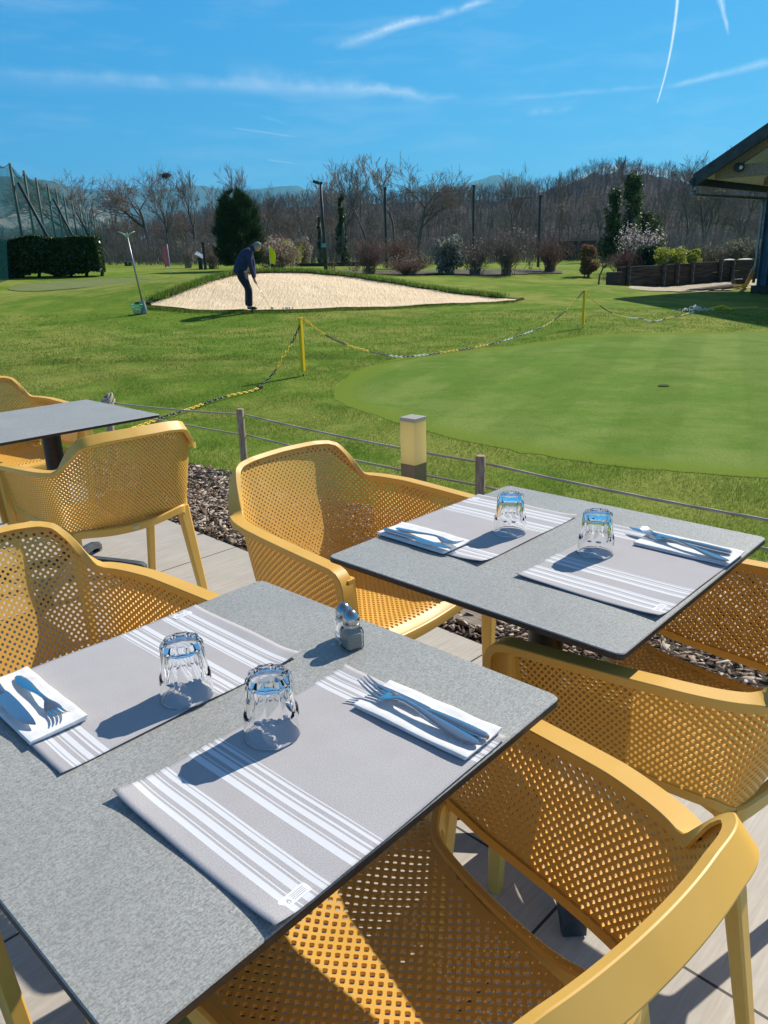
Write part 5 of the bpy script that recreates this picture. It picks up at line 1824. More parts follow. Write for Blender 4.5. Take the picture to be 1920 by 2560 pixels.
def leaf_cloud(N, centers, size, seed, up=.0, elong=1.6):
    """N leaf quads around blobs (x,y,z,rx,ry,rz,weight), denser near the surface"""
    g = np.random.default_rng(seed)
    C = np.array(centers, float)
    w_ = C[:, 6] / C[:, 6].sum()
    idx = g.choice(len(C), N, p=w_)
    d = g.normal(0, 1, (N, 3)); d /= np.linalg.norm(d, axis=1)[:, None]
    r_ = g.uniform(.55, 1.0, N) ** .6 * (1 + g.normal(0, .07, N))
    P = C[idx, :3] + d * C[idx, 3:6] * r_[:, None]
    n = g.normal(0, 1, (N, 3)) + d * .6; n[:, 2] += up; n /= np.linalg.norm(n, axis=1)[:, None]
    a = np.cross(n, g.normal(0, 1, (N, 3))); a /= np.linalg.norm(a, axis=1)[:, None] + 1e-9
    b_ = np.cross(n, a)
    s = size * g.uniform(.5, 1.3, N)[:, None]
    V = np.stack([P - a * s * elong, P - b_ * s * .7, P + a * s * elong, P + b_ * s * .7], 1).reshape(-1, 3)
    return V, np.arange(4 * N).reshape(-1, 4)
def blobs(seed, n, cx, cy, z0, z1, rx, ry, shape, br):
    r = random.Random(seed); out = []
    for k in range(n):
        t = r.random(); z = z0 + (z1 - z0) * t
        f = shape(t)
        a = r.uniform(0, 2 * PI); q = r.uniform(.2, 1) ** .5
        b_ = br * r.uniform(.6, 1.25)
        out.append((cx + rx * f * q * math.cos(a), cy + ry * f * q * math.sin(a), z, b_, b_, b_ * 1.1, b_ ** 2))
    return out
def leaf_obj(name, V, F, mat, parent=None):
    me = raw_mesh(name, V, F); return link(name, me, mat, parent)

# spring leaves on the light-leaved trees, ivy columns, the bird nest
for u, seed in ((1372, 1), (1515, 2), (1207, 4), (248, 5)):
    t = TREES[u]; me_b = t.children[1].data; nv = len(me_b.vertices)
    co = np.empty(nv * 3, np.float32); me_b.vertices.foreach_get('co', co); co = co.reshape(-1, 3)
    top = co[co[:, 2] > 5.2]
    g = np.random.default_rng(seed); pk = top[g.integers(0, len(top), 700)]
    V, F = leaf_cloud(700, [(0, 0, 0, .1, .1, .1, 1)], .055, seed)
    V = V.reshape(-1, 4, 3) + pk[:, None, :]
    leaf_obj('leaves', V.reshape(-1, 3), F, M_BUD, t)
def ivy_column(u, vt, vb, y, wdt, label, seed, tree=True, N=3800):
    p = on_ground(u, vb, y); H_ = topz(p, vt, u) - p.z
    r = empty('ivy_tree', p, 0, label, 'tree', 'ivy-clad trees')
    mb = MB(); mb.tube([(0, 0, -.2), (.05, 0, H_ * .5), (0, .05, H_ * .97)], [.22, .15, .05], 8); mb.build('trunk', M_BARK, r, smooth=True)
    rr = random.Random(seed); cs = []
    for k in range(40):
        t = rr.random(); z = H_ * t
        w_ = wdt * .8 * (1 - .55 * t) * rr.uniform(.5, 1.1)
        a = rr.uniform(0, 6.28)
        cs.append((w_ * .6 * math.cos(a), w_ * .6 * math.sin(a), z, w_ * .6, w_ * .6, w_ * .9, w_))
    V, F = leaf_cloud(N, cs, .075, seed); leaf_obj('ivy', V, F, M_IVY, r)
    return r
ivy_column(1318, 412, 572, 56, 1.1, 'narrow upright tree completely wrapped in ivy, left of the larger ivy mass', 3)
ivy_column(1357, 384, 568, 58, 1.5, 'thick ivy-covered trunk with bare branches above, behind the blossom tree', 5, N=6500)
ivy_column(1393, 455, 568, 60, 1.9, 'broad low mass of ivy on a leaning trunk right of the thick ivy trunk', 7, N=5000)
ivy_column(742, 425, 572, 62, .75, 'slim ivy-covered trunk right of the floodlight pole', 9, N=2500)
ivy_column(695, 470, 575, 60, .35, 'thin dark trunk with a little ivy beside the floodlight pole', 10, N=700)
t = TREES[378]
V, F = limb_geo([(rt.gauss(0, .12), rt.gauss(0, .12), rt.gauss(0, .08), rt.gauss(0, .3), rt.gauss(0, .3), rt.gauss(0, .16), .012, .008) for _ in range(420)], 3)
p = t.location; sc_ = t.scale[2]
nz = topz(p, 378, 378) - p.z
me = raw_mesh('bird_nest', V, F); me.materials.append(M_BARK)
o = link('bird_nest', me); o.location = (p.x, p.y, p.z + nz)
tag(o, 'dark round bird nest high in a leafless tree', 'nest')

# dark pine
p = on_ground(521, 578, 44); H_ = topz(p, 404, 520) - p.z
r = empty('pine_tree', p, 0, 'dark bushy evergreen pine standing behind the bunker, left of the golfer', 'tree')
mb = MB(); mb.tube([(0, 0, -.1), (.05, 0, H_ * .5), (0, 0, H_ * .9)], [.17, .11, .03], 8); mb.build('trunk', M_BARK, r, smooth=True)
g = np.random.default_rng(4)
hwp = (569 - 470) / 2 * .86 * 1.157 * 44 / 1893
segs = []
N = 5200
t_ = g.uniform(.05, 1, N) ** .9
az = g.uniform(0, 2 * PI, N)
t_ = t_ * (1 - .16 * (.5 + .5 * np.sin(az * 3 + 1.3)) * (t_ > .5))
prof = np.interp(t_, [0, .06, .2, .45, .7, .85, .95, 1], [.55, .85, 1.0, .97, .84, .64, .38, .10]) * hwp
lump = 1 + .16 * np.sin(az * 5 + t_ * 19) + .10 * np.sin(az * 3 - t_ * 31)
rad = prof * lump * g.uniform(.35, 1.0, N) ** .45
P = np.stack([rad * np.cos(az), rad * np.sin(az), t_ * H_ * .96], 1)
# each sprig: a tuft of needles pointing out and up
D_ = np.stack([np.cos(az) * .7, np.sin(az) * .7, g.uniform(.5, 1.3, N)], 1); D_ /= np.linalg.norm(D_, axis=1)[:, None]
K_ = 6
Pn = np.repeat(P, K_, 0); Dn = np.repeat(D_, K_, 0) + g.normal(0, .33, (N * K_, 3)); Dn /= np.linalg.norm(Dn, axis=1)[:, None]
Ln = (g.uniform(.16, .36, N * K_) * (1 + 1.3 * (g.uniform(0, 1, N * K_) > .93)))[:, None]
sd = np.cross(Dn, g.normal(0, 1, Dn.shape)); sd /= np.linalg.norm(sd, axis=1)[:, None]
V = np.stack([Pn - sd * .016, Pn + sd * .016, Pn + Dn * Ln], 1).reshape(-1, 3)
leaf_obj('crown', V, np.arange(len(V)).reshape(-1, 3), M_PINE, r)

# hedge
hp0, hp1 = on_ground(-90, 600, 36.5), on_ground(224, 594, 38)
L_ = (hp1 - hp0).length
r = empty('laurel_hedge', (hp0 + hp1) / 2, math.atan2((hp1 - hp0).y, (hp1 - hp0).x), 'long clipped dark laurel hedge with a boxy end, in front of the range net', 'hedge')
hh_ = topz(hp1, 513, 224) - hp1.z
g = np.random.default_rng(9)
def box_leaves(N, L_, W_, H_, size, seed, z0=.08, inside=.12):
    g = np.random.default_rng(seed)
    P = np.stack([g.uniform(-L_ / 2, L_ / 2, N), g.uniform(-W_ / 2, W_ / 2, N), g.uniform(z0, H_, N)], 1)
    f = g.choice(5, N, p=[.42, .12, .30, .08, .08]); d_ = g.exponential(inside, N)
    P[f == 0, 1] = -W_ / 2 + d_[f == 0]; P[f == 1, 1] = W_ / 2 - d_[f == 1]; P[f == 2, 2] = H_ - d_[f == 2] * .7
    P[f == 3, 0] = -L_ / 2 + d_[f == 3]; P[f == 4, 0] = L_ / 2 - d_[f == 4]
    P += .06 * np.sin(P[:, [1, 2, 0]] * 3.1 + 1)
    P[:, 2] += .05 * np.sin(P[:, 0] * 2.3) * (P[:, 2] > H_ * .8)
    # gaps at the foot between the stems
    k = (P[:, 2] > .10 + .12 * np.sin(P[:, 0] * 2.6 + .6) * (np.abs(P[:, 2]) < 1)) 
    P = P[k]; n = len(P)
    nn = g.normal(0, 1, (n, 3)); nn[:, 2] += .7; nn /= np.linalg.norm(nn, axis=1)[:, None]
    a = np.cross(nn, g.normal(0, 1, (n, 3))); a /= np.linalg.norm(a, axis=1)[:, None]; b_ = np.cross(nn, a)
    s = size * g.uniform(.6, 1.2, n)[:, None]
    V = np.stack([P - a * s * 1.7, P - b_ * s * .75, P + a * s * 1.7, P + b_ * s * .75], 1).reshape(-1, 3)
    return V, np.arange(4 * n).reshape(-1, 4)
V, F = box_leaves(36000, L_, 1.5, hh_, .055, 9)
leaf_obj('foliage', V, F, M_HEDGE, r)
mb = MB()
mb.box((0, 0, hh_ * .56), (L_ - .5, .95, hh_ * .72))  # solid dark box filling the hedge behind the leaves
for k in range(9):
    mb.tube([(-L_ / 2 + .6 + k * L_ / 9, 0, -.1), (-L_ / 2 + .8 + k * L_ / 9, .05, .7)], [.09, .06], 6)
M_DARKIN, _, _ = material('hedge_dark_core', (.02, .025, .012), .9)
mb.build('core_and_stems', M_DARKIN, r)

# shrubs
def stems(N, H_, W_, seed, curve=.5, rad=.012, side=3, base=.12):
    r = random.Random(seed); out = []
    for k in range(N):
        a = r.uniform(0, 6.28); lean = r.uniform(.05, 1) ** .7 * W_
        p = Vector((r.gauss(0, base), r.gauss(0, base), 0)); h = H_ * r.uniform(.6, 1.0) * (1 - .25 * (lean / W_) ** 2)
        q = p
        for i in range(1, 6):
            t = i / 5
            n_ = p + Vector((math.cos(a) * lean * t ** (1 + curve) * 1.0, math.sin(a) * lean * t ** (1 + curve), h * t)) + Vector((r.gauss(0, .03), r.gauss(0, .03), 0)) * H_ * .4
            out.append((*q, *n_, rad * (1.15 - t), rad * (1.1 - t)))
            if i >= 2:
                for _ in range(side):
                    e = n_ + Vector((r.gauss(0, .12), r.gauss(0, .12), r.uniform(.05, .28))) * H_ * .8
                    out.append((*n_, *e, rad * .5, rad * .3))
            q = n_
    return out
def shrub(name, u, vb, vt, y, wpx, mat, label, N=60, leafmat=None, leaves=0, lsize=.04, curve=.5, rad=.012, side=3, group=None, cat='shrub', seed=None, zlo=.25):
    p = on_ground(u, vb, y); H_ = topz(p, vt, u) - p.z; W_ = wpx / 2 * 1.157 * y / 1893 * 1.3; rad *= 1.5
    r = empty(name, p, 0, label, cat, group)
    seed = seed or int(u); N = int(N * .62)
    V, F = limb_geo(stems(N, H_ * .92, W_, seed, curve, rad, side), 3); leaf_obj('stems', V, F, mat, r)
    if leaves:
        cs = blobs(seed, 30, 0, 0, H_ * zlo, H_ * .92, W_ * .62, W_ * .62, lambda t: .75 + .35 * math.sin(PI * t), W_ * .33)
        V, F = leaf_cloud(leaves, cs, lsize, seed); leaf_obj('foliage', V, F, leafmat, r)
    return r
shrub('bare_shrub', 407, 575, 512, 50, 48, M_TWIG2, 'bare yellowish multi-stemmed shrub left of the black sign post', 55, rad=.014)
shrub('bare_shrub', 458, 578, 525, 48, 66, M_TWIG, 'spreading bare brown shrub between the sign post and the dark pine', 90, M_DRY, 500, .03)
shrub('reed_clump', 600, 572, 528, 46, 84, M_DRY, 'pale dry grassy clump right behind the golfer\'s head', 200, M_DRY, 2600, .05, rad=.014, curve=.3)
shrub('red_shrub', 597, 568, 500, 56, 74, M_TWIGR, 'reddish bare thicket behind the golfer and the yellow flag', 170, rad=.012)
shrub('green_shrub', 632, 566, 520, 54, 46, M_TWIG, 'yellow-green leafy bush right of the reddish thicket', 60, M_GOLD, 1800, .045)
shrub('brown_shrub', 655, 566, 512, 56, 34, M_TWIG, 'orange-brown leafy bush at the right end of the thicket', 50, M_DRY, 1500, .045)
shrub('small_shrub', 716, 586, 562, 42, 28, M_TWIGR, 'tiny bare shrub just right of the floodlight pole', 25, rad=.009)
shrub('small_shrub', 765, 590, 560, 40, 30, M_TWIG, 'small bare shrub between the floodlight pole and the red-stemmed shrub', 28, rad=.009)
shrub('red_stemmed_shrub', 800, 595, 508, 37, 52, M_TWIGR, 'tall upright red-stemmed bare shrub left of the leftmost tall pole', 120, rad=.010)
shrub('red_stemmed_shrub', 862, 590, 505, 44, 90, M_TWIGR, 'wide reddish twiggy mass behind the leftmost tall pole', 160, rad=.010)
shrub('russet_shrub', 884, 600, 556, 36, 92, M_TWIGR, 'low rounded russet shrub, widest and lowest of the row', 330, M_DRY, 900, .02, rad=.008, curve=.2, side=4)
shrub('variegated_shrub', 971, 593, 517, 37, 58, M_TWIG, 'dense shrub with white-edged leaves right of the russet shrub', 60, M_VARI, 2600, .05, zlo=.12)
shrub('bare_shrub', 1026, 592, 520, 37, 74, M_TWIG, 'bare fan-shaped shrub right of the variegated one', 90, M_DRY, 350, .03)
shrub('bare_shrub', 1097, 590, 486, 37, 96, M_TWIG, 'largest bare fan-shaped shrub, in the middle of the row', 130, M_DRY, 200, .03)
shrub('bare_shrub', 1187, 585, 505, 40, 78, M_TWIGR, 'bare vase-shaped shrub at the right end of the row', 120, rad=.012)
shrub('thin_shrub', 1143, 588, 545, 42, 30, M_TWIG, 'thin sparse saplings between the two largest bare shrubs', 10, rad=.012, curve=.1)
shrub('red_leaf_shrub', 1271, 581, 531, 38, 34, M_TWIG, 'small narrow bush with orange-red and green leaves', 20, M_PHOT, 2200, .05, zlo=.15)
shrub('red_twig_shrub', 1351, 577, 541, 38, 62, M_TWIGR, 'rounded red-twigged bush left of the timber wall plants', 260, M_TWIGR, 0, rad=.010, curve=.2, side=4)
shrub('dark_bush', 1396, 573, 539, 38, 50, M_TWIG, 'dark green leafy bush behind the timber wall, under the blossom tree', 20, M_DKBUSH, 3800, .05, zlo=.1)
shrub('golden_bush', 1446, 571, 536, 37, 62, M_TWIG, 'larger clipped yellow-green globe bush behind the timber wall', 20, M_GOLD, 6500, .045, zlo=.1)
shrub('golden_bush', 1491, 569, 541, 37.5, 38, M_TWIG, 'smaller clipped yellow-green globe bush behind the timber wall', 20, M_GOLD, 3600, .045, zlo=.1)
for k, (u, vt, w_) in enumerate(((1530, 530, 60), (1572, 524, 60), (1612, 520, 60), (1652, 524, 50))):
    shrub('bramble', u, 566, vt, 41, w_, M_TWIG, ['pale tangled bramble just right of the golden bushes', 'pale tangled bramble, second from the golden bushes', 'pale tangled bramble near the steel column', 'pale tangled bramble behind the steel column'][k], 70, M_BRAMB, 1500, .04, zlo=.1, cat='shrub')
# blossom tree
p = on_ground(1380, 568, 41); H_ = topz(p, 484, 1380) - p.z
r = empty('blossom_tree', p, 0, 'small tree covered in pale pink-white blossom behind the timber wall', 'tree')
st = stems(46, H_ * .95, 45 * 1.157 * 41 / 1893, 5, .4, .022, 4)
V, F = limb_geo(st, 3); leaf_obj('branches', V, F, M_BARK, r)
ends = np.array([s_[3:6] for s_ in st]); ends = ends[ends[:, 2] > H_ * .32]
g = np.random.default_rng(6); pk = ends[g.integers(0, len(ends), 2600)] + g.normal(0, .05, (2600, 3))
V, F = leaf_cloud(2600, [(0, 0, 0, .02, .02, .02, 1)], .034, 6, elong=1.0)
leaf_obj('blossom', (V.reshape(-1, 4, 3) + pk[:, None, :]).reshape(-1, 3), F, M_BLOS, r)
# small crooked fruit tree on the lawn
p = on_ground(1293, 612, 29); H_ = topz(p, 540, 1293) - p.z
r = empty('small_bare_tree', p, 0, 'small bare fruit tree on the lawn left of the timber wall', 'tree')
mb = MB(); kx = .16 * H_
mb.tube([(0, 0, -.05), (.02, 0, H_ * .25), (.10 * H_ , 0, H_ * .45), (.17 * H_, 0, H_ * .56)], [.035, .030, .027, .020], 8); mb.build('trunk', M_BARK, r, smooth=True)
rr = random.Random(8); segs = []
for k in range(16):
    a = rr.uniform(0, 6.28); q = Vector((.12 * H_ + rr.uniform(-.05, .06) * H_, 0, H_ * rr.uniform(.46, .57))); d = Vector((math.cos(a) * .9, math.sin(a) * .9, rr.uniform(.15, .9))).normalized(); rad = .013
    for i in range(5):
        n_ = q + d * H_ * .10; segs.append((*q, *n_, rad, rad * .8)); rad *= .78
        for _ in range(2):
            e = n_ + (d + Vector((rr.gauss(0, .6), rr.gauss(0, .6), rr.gauss(.1, .5)))).normalized() * H_ * .09; segs.append((*n_, *e, rad * .6, rad * .4))
        d = (d + Vector((rr.gauss(0, .25), rr.gauss(0, .25), rr.gauss(-.05, .2)))).normalized(); q = n_
V, F = limb_geo(segs, 4); leaf_obj('branches', V, F, M_BARK, r)

# undergrowth strip at the edge of the wood, and fallen leaves under the shrub row
segs = []
rr = random.Random(12)
for k in range(5200):
    u = rr.uniform(225, 1690); y = rr.uniform(60, 86)
    p = at_y(u, 567, y); z = gz(p.x, p.y)
    h = rr.uniform(.6, 2.6); e = Vector((p.x + rr.gauss(0, .35) * h * .5, p.y + rr.gauss(0, .3), z + h))
    segs.append((p.x, p.y, z - .1, *e, .022, .008))
    for _ in range(2):
        f = rr.uniform(.4, .9); q = Vector((p.x, p.y, z)).lerp(e, f); e2 = q + Vector((rr.gauss(0, .4), rr.gauss(0, .3), rr.uniform(.1, .7)))
        segs.append((*q, *e2, .010, .006))
V, F = limb_geo(segs, 3)
tag(leaf_obj('undergrowth', V, F, M_TWIGW), 'tangle of bare undergrowth along the edge of the wood', 'undergrowth', kind='stuff')
bx = [(730, 593, 39), (800, 598, 37), (880, 604, 35.5), (960, 597, 36), (1060, 593, 36.5), (1150, 589, 38), (1215, 585, 39), (1215, 581, 41), (1150, 583, 41.5), (1000, 586, 41), (880, 590, 40), (800, 588, 41), (730, 586, 41.5)]
sheet('shrub_bed', [(p.x, p.y) for p in (at_y(*q) for q in bx)], noisy('leaf_litter', (.05, .04, .028), (.15, .115, .08), 1.6, .95, 0, .6, .05, bscale=8), 1.0, .03, noise_h=.04)

# ------------------------------------------------------------------ wooded hillside and mountains
M_HILL, nt, b = material('winter_wood', (.12, .095, .085), .95, 0, 0)
geo = nt.new('ShaderNodeNewGeometry').outputs['Position']
n1 = nt.noise(geo, .035, 5, .6); n2 = nt.noise(nt.mapping(geo, (.55, .55, .12)), 1.0, 5, .7)
c = nt.ramp(n2, [(.3, (.050, .044, .044)), (.5, (.10, .088, .086)), (.7, (.18, .16, .152))])
c = nt.mix(nt.math('MULTIPLY', nt.ramp(n1, [(.50, 0.0), (.62, 1.0)]), .5), c, (.05, .075, .035))
nt.link(c, b.inputs['Base Color']); nt.link(nt.bump(n2, 1.0, 1.5), b.inputs['Normal'])
hill_top = [(-150, 560), (150, 545), (230, 540), (300, 520), (420, 490), (560, 462), (660, 448), (760, 442), (900, 440), (1000, 436), (1120, 428), (1200, 412), (1245, 396), (1290, 383), (1340, 378), (1400, 380), (1450, 388), (1500, 402), (1600, 400), (1750, 400), (1900, 410), (2600, 470)]
hx = np.arange(-150, 2600, 9.0); hv = np.interp(hx, [a[0] for a in hill_top], [a[1] for a in hill_top])
V, F = [], []
KH = 26
Yh0, Yh1 = 112, 330
for i, (u, v) in enumerate(zip(hx, hv)):
    top_ = at_y(u, v, Yh1)
    for k in range(KH + 2):
        t = min(1, k / KH)
        y = Yh0 + (Yh1 - Yh0) * t if k <= KH else Yh1 + 120
        x = top_.x * (y / Yh1) if k <= KH else top_.x * 1.3
        g_ = 1.5
        z = g_ + (top_.z - g_) * (t ** .85) if k <= KH else top_.z - 30
        z += 2.2 * mnoise.noise(Vector((x * .05, y * .05, 0))) * t + 1.6 * mnoise.noise(Vector((x * .2, y * .2, 3))) * t
        V.append((x, y, z))
for i in range(len(hx) - 1):
    for k in range(KH + 1):
        q = i * (KH + 2) + k; F.append((q, q + KH + 2, q + KH + 3, q + 1))
me = raw_mesh('wooded_hillside', V, F); me.polygons.foreach_set('use_smooth', [True] * len(F))
tag(link('hillside', me, M_HILL), kind='structure')
HV = np.array(V)
segs = []; g = np.random.default_rng(17)
SRC = []
for seed in (51, 52, 53, 54):
    tr, tw, _ = grow(seed=seed, H=1.0, spread=.5, levels=2, trunk_r=.010, first=.3, up=.4, kids=(2, 3), fine=.0035, ratio=.72)
    SRC.append(np.array(tr + tw, float))
allS = []
for k in range(3400):
    i = g.integers(0, len(hx)); t = g.uniform(.0, 1.0) ** .8; kk = int(t * KH)
    q = HV[i * (KH + 2) + kk]
    H_ = g.uniform(4.5, 8) * (.6 if t > .85 else 1)
    s_ = SRC[g.integers(0, 4)].copy()
    a = g.uniform(0, 6.28); ca, sa = math.cos(a), math.sin(a); wd_ = g.uniform(.7, 1.1)
    for c0_ in (0, 3):
        x, y = s_[:, c0_] * wd_, s_[:, c0_ + 1] * wd_
        s_[:, c0_], s_[:, c0_ + 1] = (x * ca - y * sa) * H_ + q[0] + 0, (x * sa + y * ca) * H_ + q[1]
        s_[:, c0_ + 2] = s_[:, c0_ + 2] * H_ + q[2] - .5
    s_[:, 6:] *= H_ * 1.1
    allS.append(s_)
V, F = limb_geo(np.vstack(allS), 3)
print('HILL FACES', len(F))
tag(leaf_obj('far_wood', V, F, M_TWIGW), 'hazy brown winter wood covering the hillside behind the trees', 'wood', kind='stuff')

def rock_mat(name, lo, hi, snow=0.0, sz=1500, cliff=None):
    m, nt, b = material(name, lo, .95, 0, 0)
    geo = nt.new('ShaderNodeNewGeometry'); pos = geo.outputs['Position']
    n = nt.noise(nt.mapping(pos, (.004, .004, .010)), 1.0, 7, .62)
    c = nt.mix(nt.ramp(n, [(.38, 0.0), (.62, 1.0)]), lo, hi)
    sp_ = nt.new('ShaderNodeSeparateXYZ'); nt.link(pos, sp_.inputs[0])
    if cliff:
        z0, z1 = cliff
        zz = nt.math('ADD', sp_.outputs[2], nt.math('MULTIPLY', nt.math('SUBTRACT', n, .5), (z1 - z0) * 1.2))
        up_ = nt.ramp(nt.math('DIVIDE', nt.math('SUBTRACT', zz, z0), z1 - z0), [(0, 0), (.12, 1), (.85, 1), (1, 0)])
        c = nt.mix(nt.math('MULTIPLY', up_, nt.ramp(nt.noise(pos, .012, 5, .7), [(.42, 0.1), (.58, .9)])), c, (.40, .36, .30))
    if snow:
        zz = nt.math('ADD', sp_.outputs[2], nt.math('MULTIPLY', nt.math('SUBTRACT', n, .5), 500))
        c = nt.mix(nt.ramp(nt.math('DIVIDE', nt.math('SUBTRACT', zz, snow), 250.0), [(0, 0), (1, 1)]), c, (.85, .87, .9))
    nt.link(c, b.inputs['Base Color'])
    return m
def mountain(name, ridge, Y, depth, mat, rough, seed, step=5, label=None):
    us = np.arange(ridge[0][0], ridge[-1][0] + 1, step)
    vs = np.interp(us, [a[0] for a in ridge], [a[1] for a in ridge])
    V, F = [], []; K = 22
    for i, (u, v) in enumerate(zip(us, vs)):
        tp = at_y(u, v + rough * .003 * 8 * mnoise.noise(Vector((u * .06, seed, 0))), Y)
        for k in range(K + 1):
            t = k / K
            y = Y - depth * t; x = tp.x * y / Y
            z = tp.z * (1 - t) ** 1.3 - 20 * t
            am = rough * math.sin(PI * min(1, t * 1.2)) if t < .8 else 0
            z += am * (mnoise.noise(Vector((x * .0045, y * .0015, seed))) + .5 * mnoise.noise(Vector((x * .013, y * .004, seed + 5))))
            V.append((x, y, z))
    for i in range(len(us) - 1):
        for k in range(K):
            q = i * (K + 1) + k; F.append((q, q + 1, q + K + 2, q + K + 1))
    me = raw_mesh(name, V, F); me.polygons.foreach_set('use_smooth', [True] * len(F))
    return tag(link(name, me, mat), kind='structure')
mountain('mountain', [(-4200, 520), (-2600, 420), (-1600, 400), (-1000, 372), (-500, 352), (-200, 345), (-60, 372), (0, 381), (30, 381), (60, 386), (90, 389), (118, 391), (140, 401), (170, 418), (200, 432), (260, 470), (330, 520), (360, 560)], 4600, 2600,
         rock_mat('near_mountain', (.035, .05, .04), (.08, .09, .07), cliff=(150, 330)), 90, 2)
mountain('mountain', [(80, 440), (119, 394), (136, 400), (170, 404), (200, 413), (250, 409), (290, 405), (330, 411), (380, 406), (410, 398), (450, 404), (500, 412), (560, 408), (600, 403), (640, 401), (665, 409), (700, 414), (740, 420), (800, 430), (860, 450)], 8200, 3600,
         rock_mat('far_range', (.04, .05, .05), (.09, .10, .10), snow=1350), 150, 9)
mountain('mountain', [(820, 440), (880, 408), (934, 396), (955, 401), (980, 404), (1005, 397), (1030, 390), (1050, 384), (1066, 379), (1076, 376), (1084, 379), (1092, 388), (1104, 383), (1120, 381), (1135, 388), (1158, 402), (1185, 412), (1260, 440)], 7600, 3200,
         rock_mat('blue_peak', (.045, .055, .055), (.12, .12, .12), snow=2000), 170, 4, 3)
mountain('mountain', [(1180, 430), (1240, 385), (1290, 362), (1305, 358.5), (1330, 357), (1352, 361), (1380, 359), (1400, 364), (1440, 366), (1480, 376), (1560, 400)], 9000, 3000,
         rock_mat('snowy_crest', (.22, .23, .22), (.60, .62, .65), snow=700), 120, 6, 3)
# ================================================================== BUILDING CORNER AND TIMBER WALL
def hit(u, v, y0=6.0):
    d = ray(u, v)
    y = y0
    prev_ = None
    while y < 140:
        p = d * (y / d.y); z = CH + p.z; g_ = gz(p.x, p.y)
        if z < g_: break
        y += .25
    return Vector((p.x, p.y, g_))
M_STEELB = noisy('blue_grey_steel', (.10, .15, .19), (.17, .23, .28), 2.5, .5, .2)
M_ROOFTOP = noisy('dark_roof_sheet', (.030, .034, .04), (.06, .065, .07), 3, .6)
M_SOFFIT = noisy('cream_soffit_panel', (.78, .77, .72), (.88, .87, .83), 1.1, .75, 0, .2, .01)
M_BEAM = noisy('brown_timber_beam', (.26, .16, .11), (.42, .28, .20), 2.0, .75, 0, .3, .01, stretch=(1, 9, 9))
M_BLACK, _, _ = material('black_plastic', (.012, .013, .015), .4)
M_WHITE, _, _ = material('white_plastic', (.75, .75, .74), .4)
T_ = at_y(1500, 388, 25)
Ed = Vector((.7244, .6894, 0)).normalized(); Qd = Vector((Ed.y, -Ed.x, 0))
SL = .56
bd = empty('clubhouse', (T_.x, T_.y, 0), math.atan2(Ed.y, Ed.x), 'corner of a building with a dark sloping roof overhang on a blue-grey steel column', 'building')
# local axes: +x along the eave (away), -y along Q (towards the right/near)
ez = T_.z
def roofpt(e, q, dz=0.0, slope=SL):
    h = q * slope if q <= 6 else (12 - q) * slope
    return Vector((e, -q, ez + h + dz))
def slab_loc(e0, e1, q0, q1, z0, z1, name, mat, **k):
    mb = MB()
    lo_ = [roofpt(e0, q0, z0), roofpt(e1, q0, z0), roofpt(e1, q1, z0), roofpt(e0, q1, z0)]
    hi_ = [roofpt(e0, q0, z1), roofpt(e1, q0, z1), roofpt(e1, q1, z1), roofpt(e0, q1, z1)]
    mb.sweep([lo_, hi_])
    return mb.build(name, mat, bd, **k)
slab_loc(0, 15, 0, 6, .02, .14, 'roof', M_ROOFTOP)
slab_loc(0, 15, 6, 12, .02, .14, 'roof', M_ROOFTOP)
for i in range(8):
    slab_loc(.10 + i * 1.8, .08 + (i + 1) * 1.8, .12, 5.9, -.03, .015, 'soffit_panel', M_SOFFIT)
slab_loc(-.05, .06, -.03, 6.0, -.20, .17, 'verge_board', M_ROOFTOP)
slab_loc(-.05, .06, 6.0, 12.0, -.20, .17, 'verge_board', M_ROOFTOP)
for q in (1.0, 2.1, 3.3):
    pass
mb = MB()
mb.box((7.0, .02, ez - .06), (14.2, .09, .20)); mb.build('fascia', M_ROOFTOP, bd)
mb = MB()
gs = []
for x in (-.05, 14.2):
    gs.append([Vector((x, .07 + .07 * math.cos(a), ez - .02 + .075 * math.sin(a))) for a in np.linspace(PI, 2 * PI, 8)] + [Vector((x, .13, ez - .02)), Vector((x, .015, ez - .02))][::1])
mb.sweep(gs); mb.build('gutter', M_BLACK, bd)
for e in (.55, 4.4, 8.4):
    mb = MB(); mb.box((e, -3.2, ez + .16), (.16, 5.6, .34)); mb.build('tie_beam', M_BEAM, bd, bevel=.01)
for e in (.55, 4.4, 8.4):
    mb = MB(); mb.sweep([[roofpt(e - .07, .75, -.30), roofpt(e + .07, .75, -.30), roofpt(e + .07, .75, -.06), roofpt(e - .07, .75, -.06)], [roofpt(e - .07, 5.6, -.30), roofpt(e + .07, 5.6, -.30), roofpt(e + .07, 5.6, -.06), roofpt(e - .07, 5.6, -.06)]])
    mb.build('rafter', M_BEAM, bd)
def loc(p): return bd.matrix_basis.inverted() @ p
cf = at_y(1648, 624, 27.2); cf.z = gz(cf.x, cf.y)
cl_ = loc(cf)
col_h = ez + .1
mb = MB(); mb.box((cl_.x, cl_.y, col_h / 2), (.05, .30, col_h)); mb.box((cl_.x - .12, cl_.y + .14, col_h / 2), (.24, .018, col_h)); mb.box((cl_.x - .12, cl_.y - .14, col_h / 2), (.24, .018, col_h))
mb.build('steel_column', M_STEELB, bd)
mb = MB(); mb.box((cl_.x, cl_.y, .12), (.6, .6, .28)); mb.build('column_footing', M_SOIL, bd)
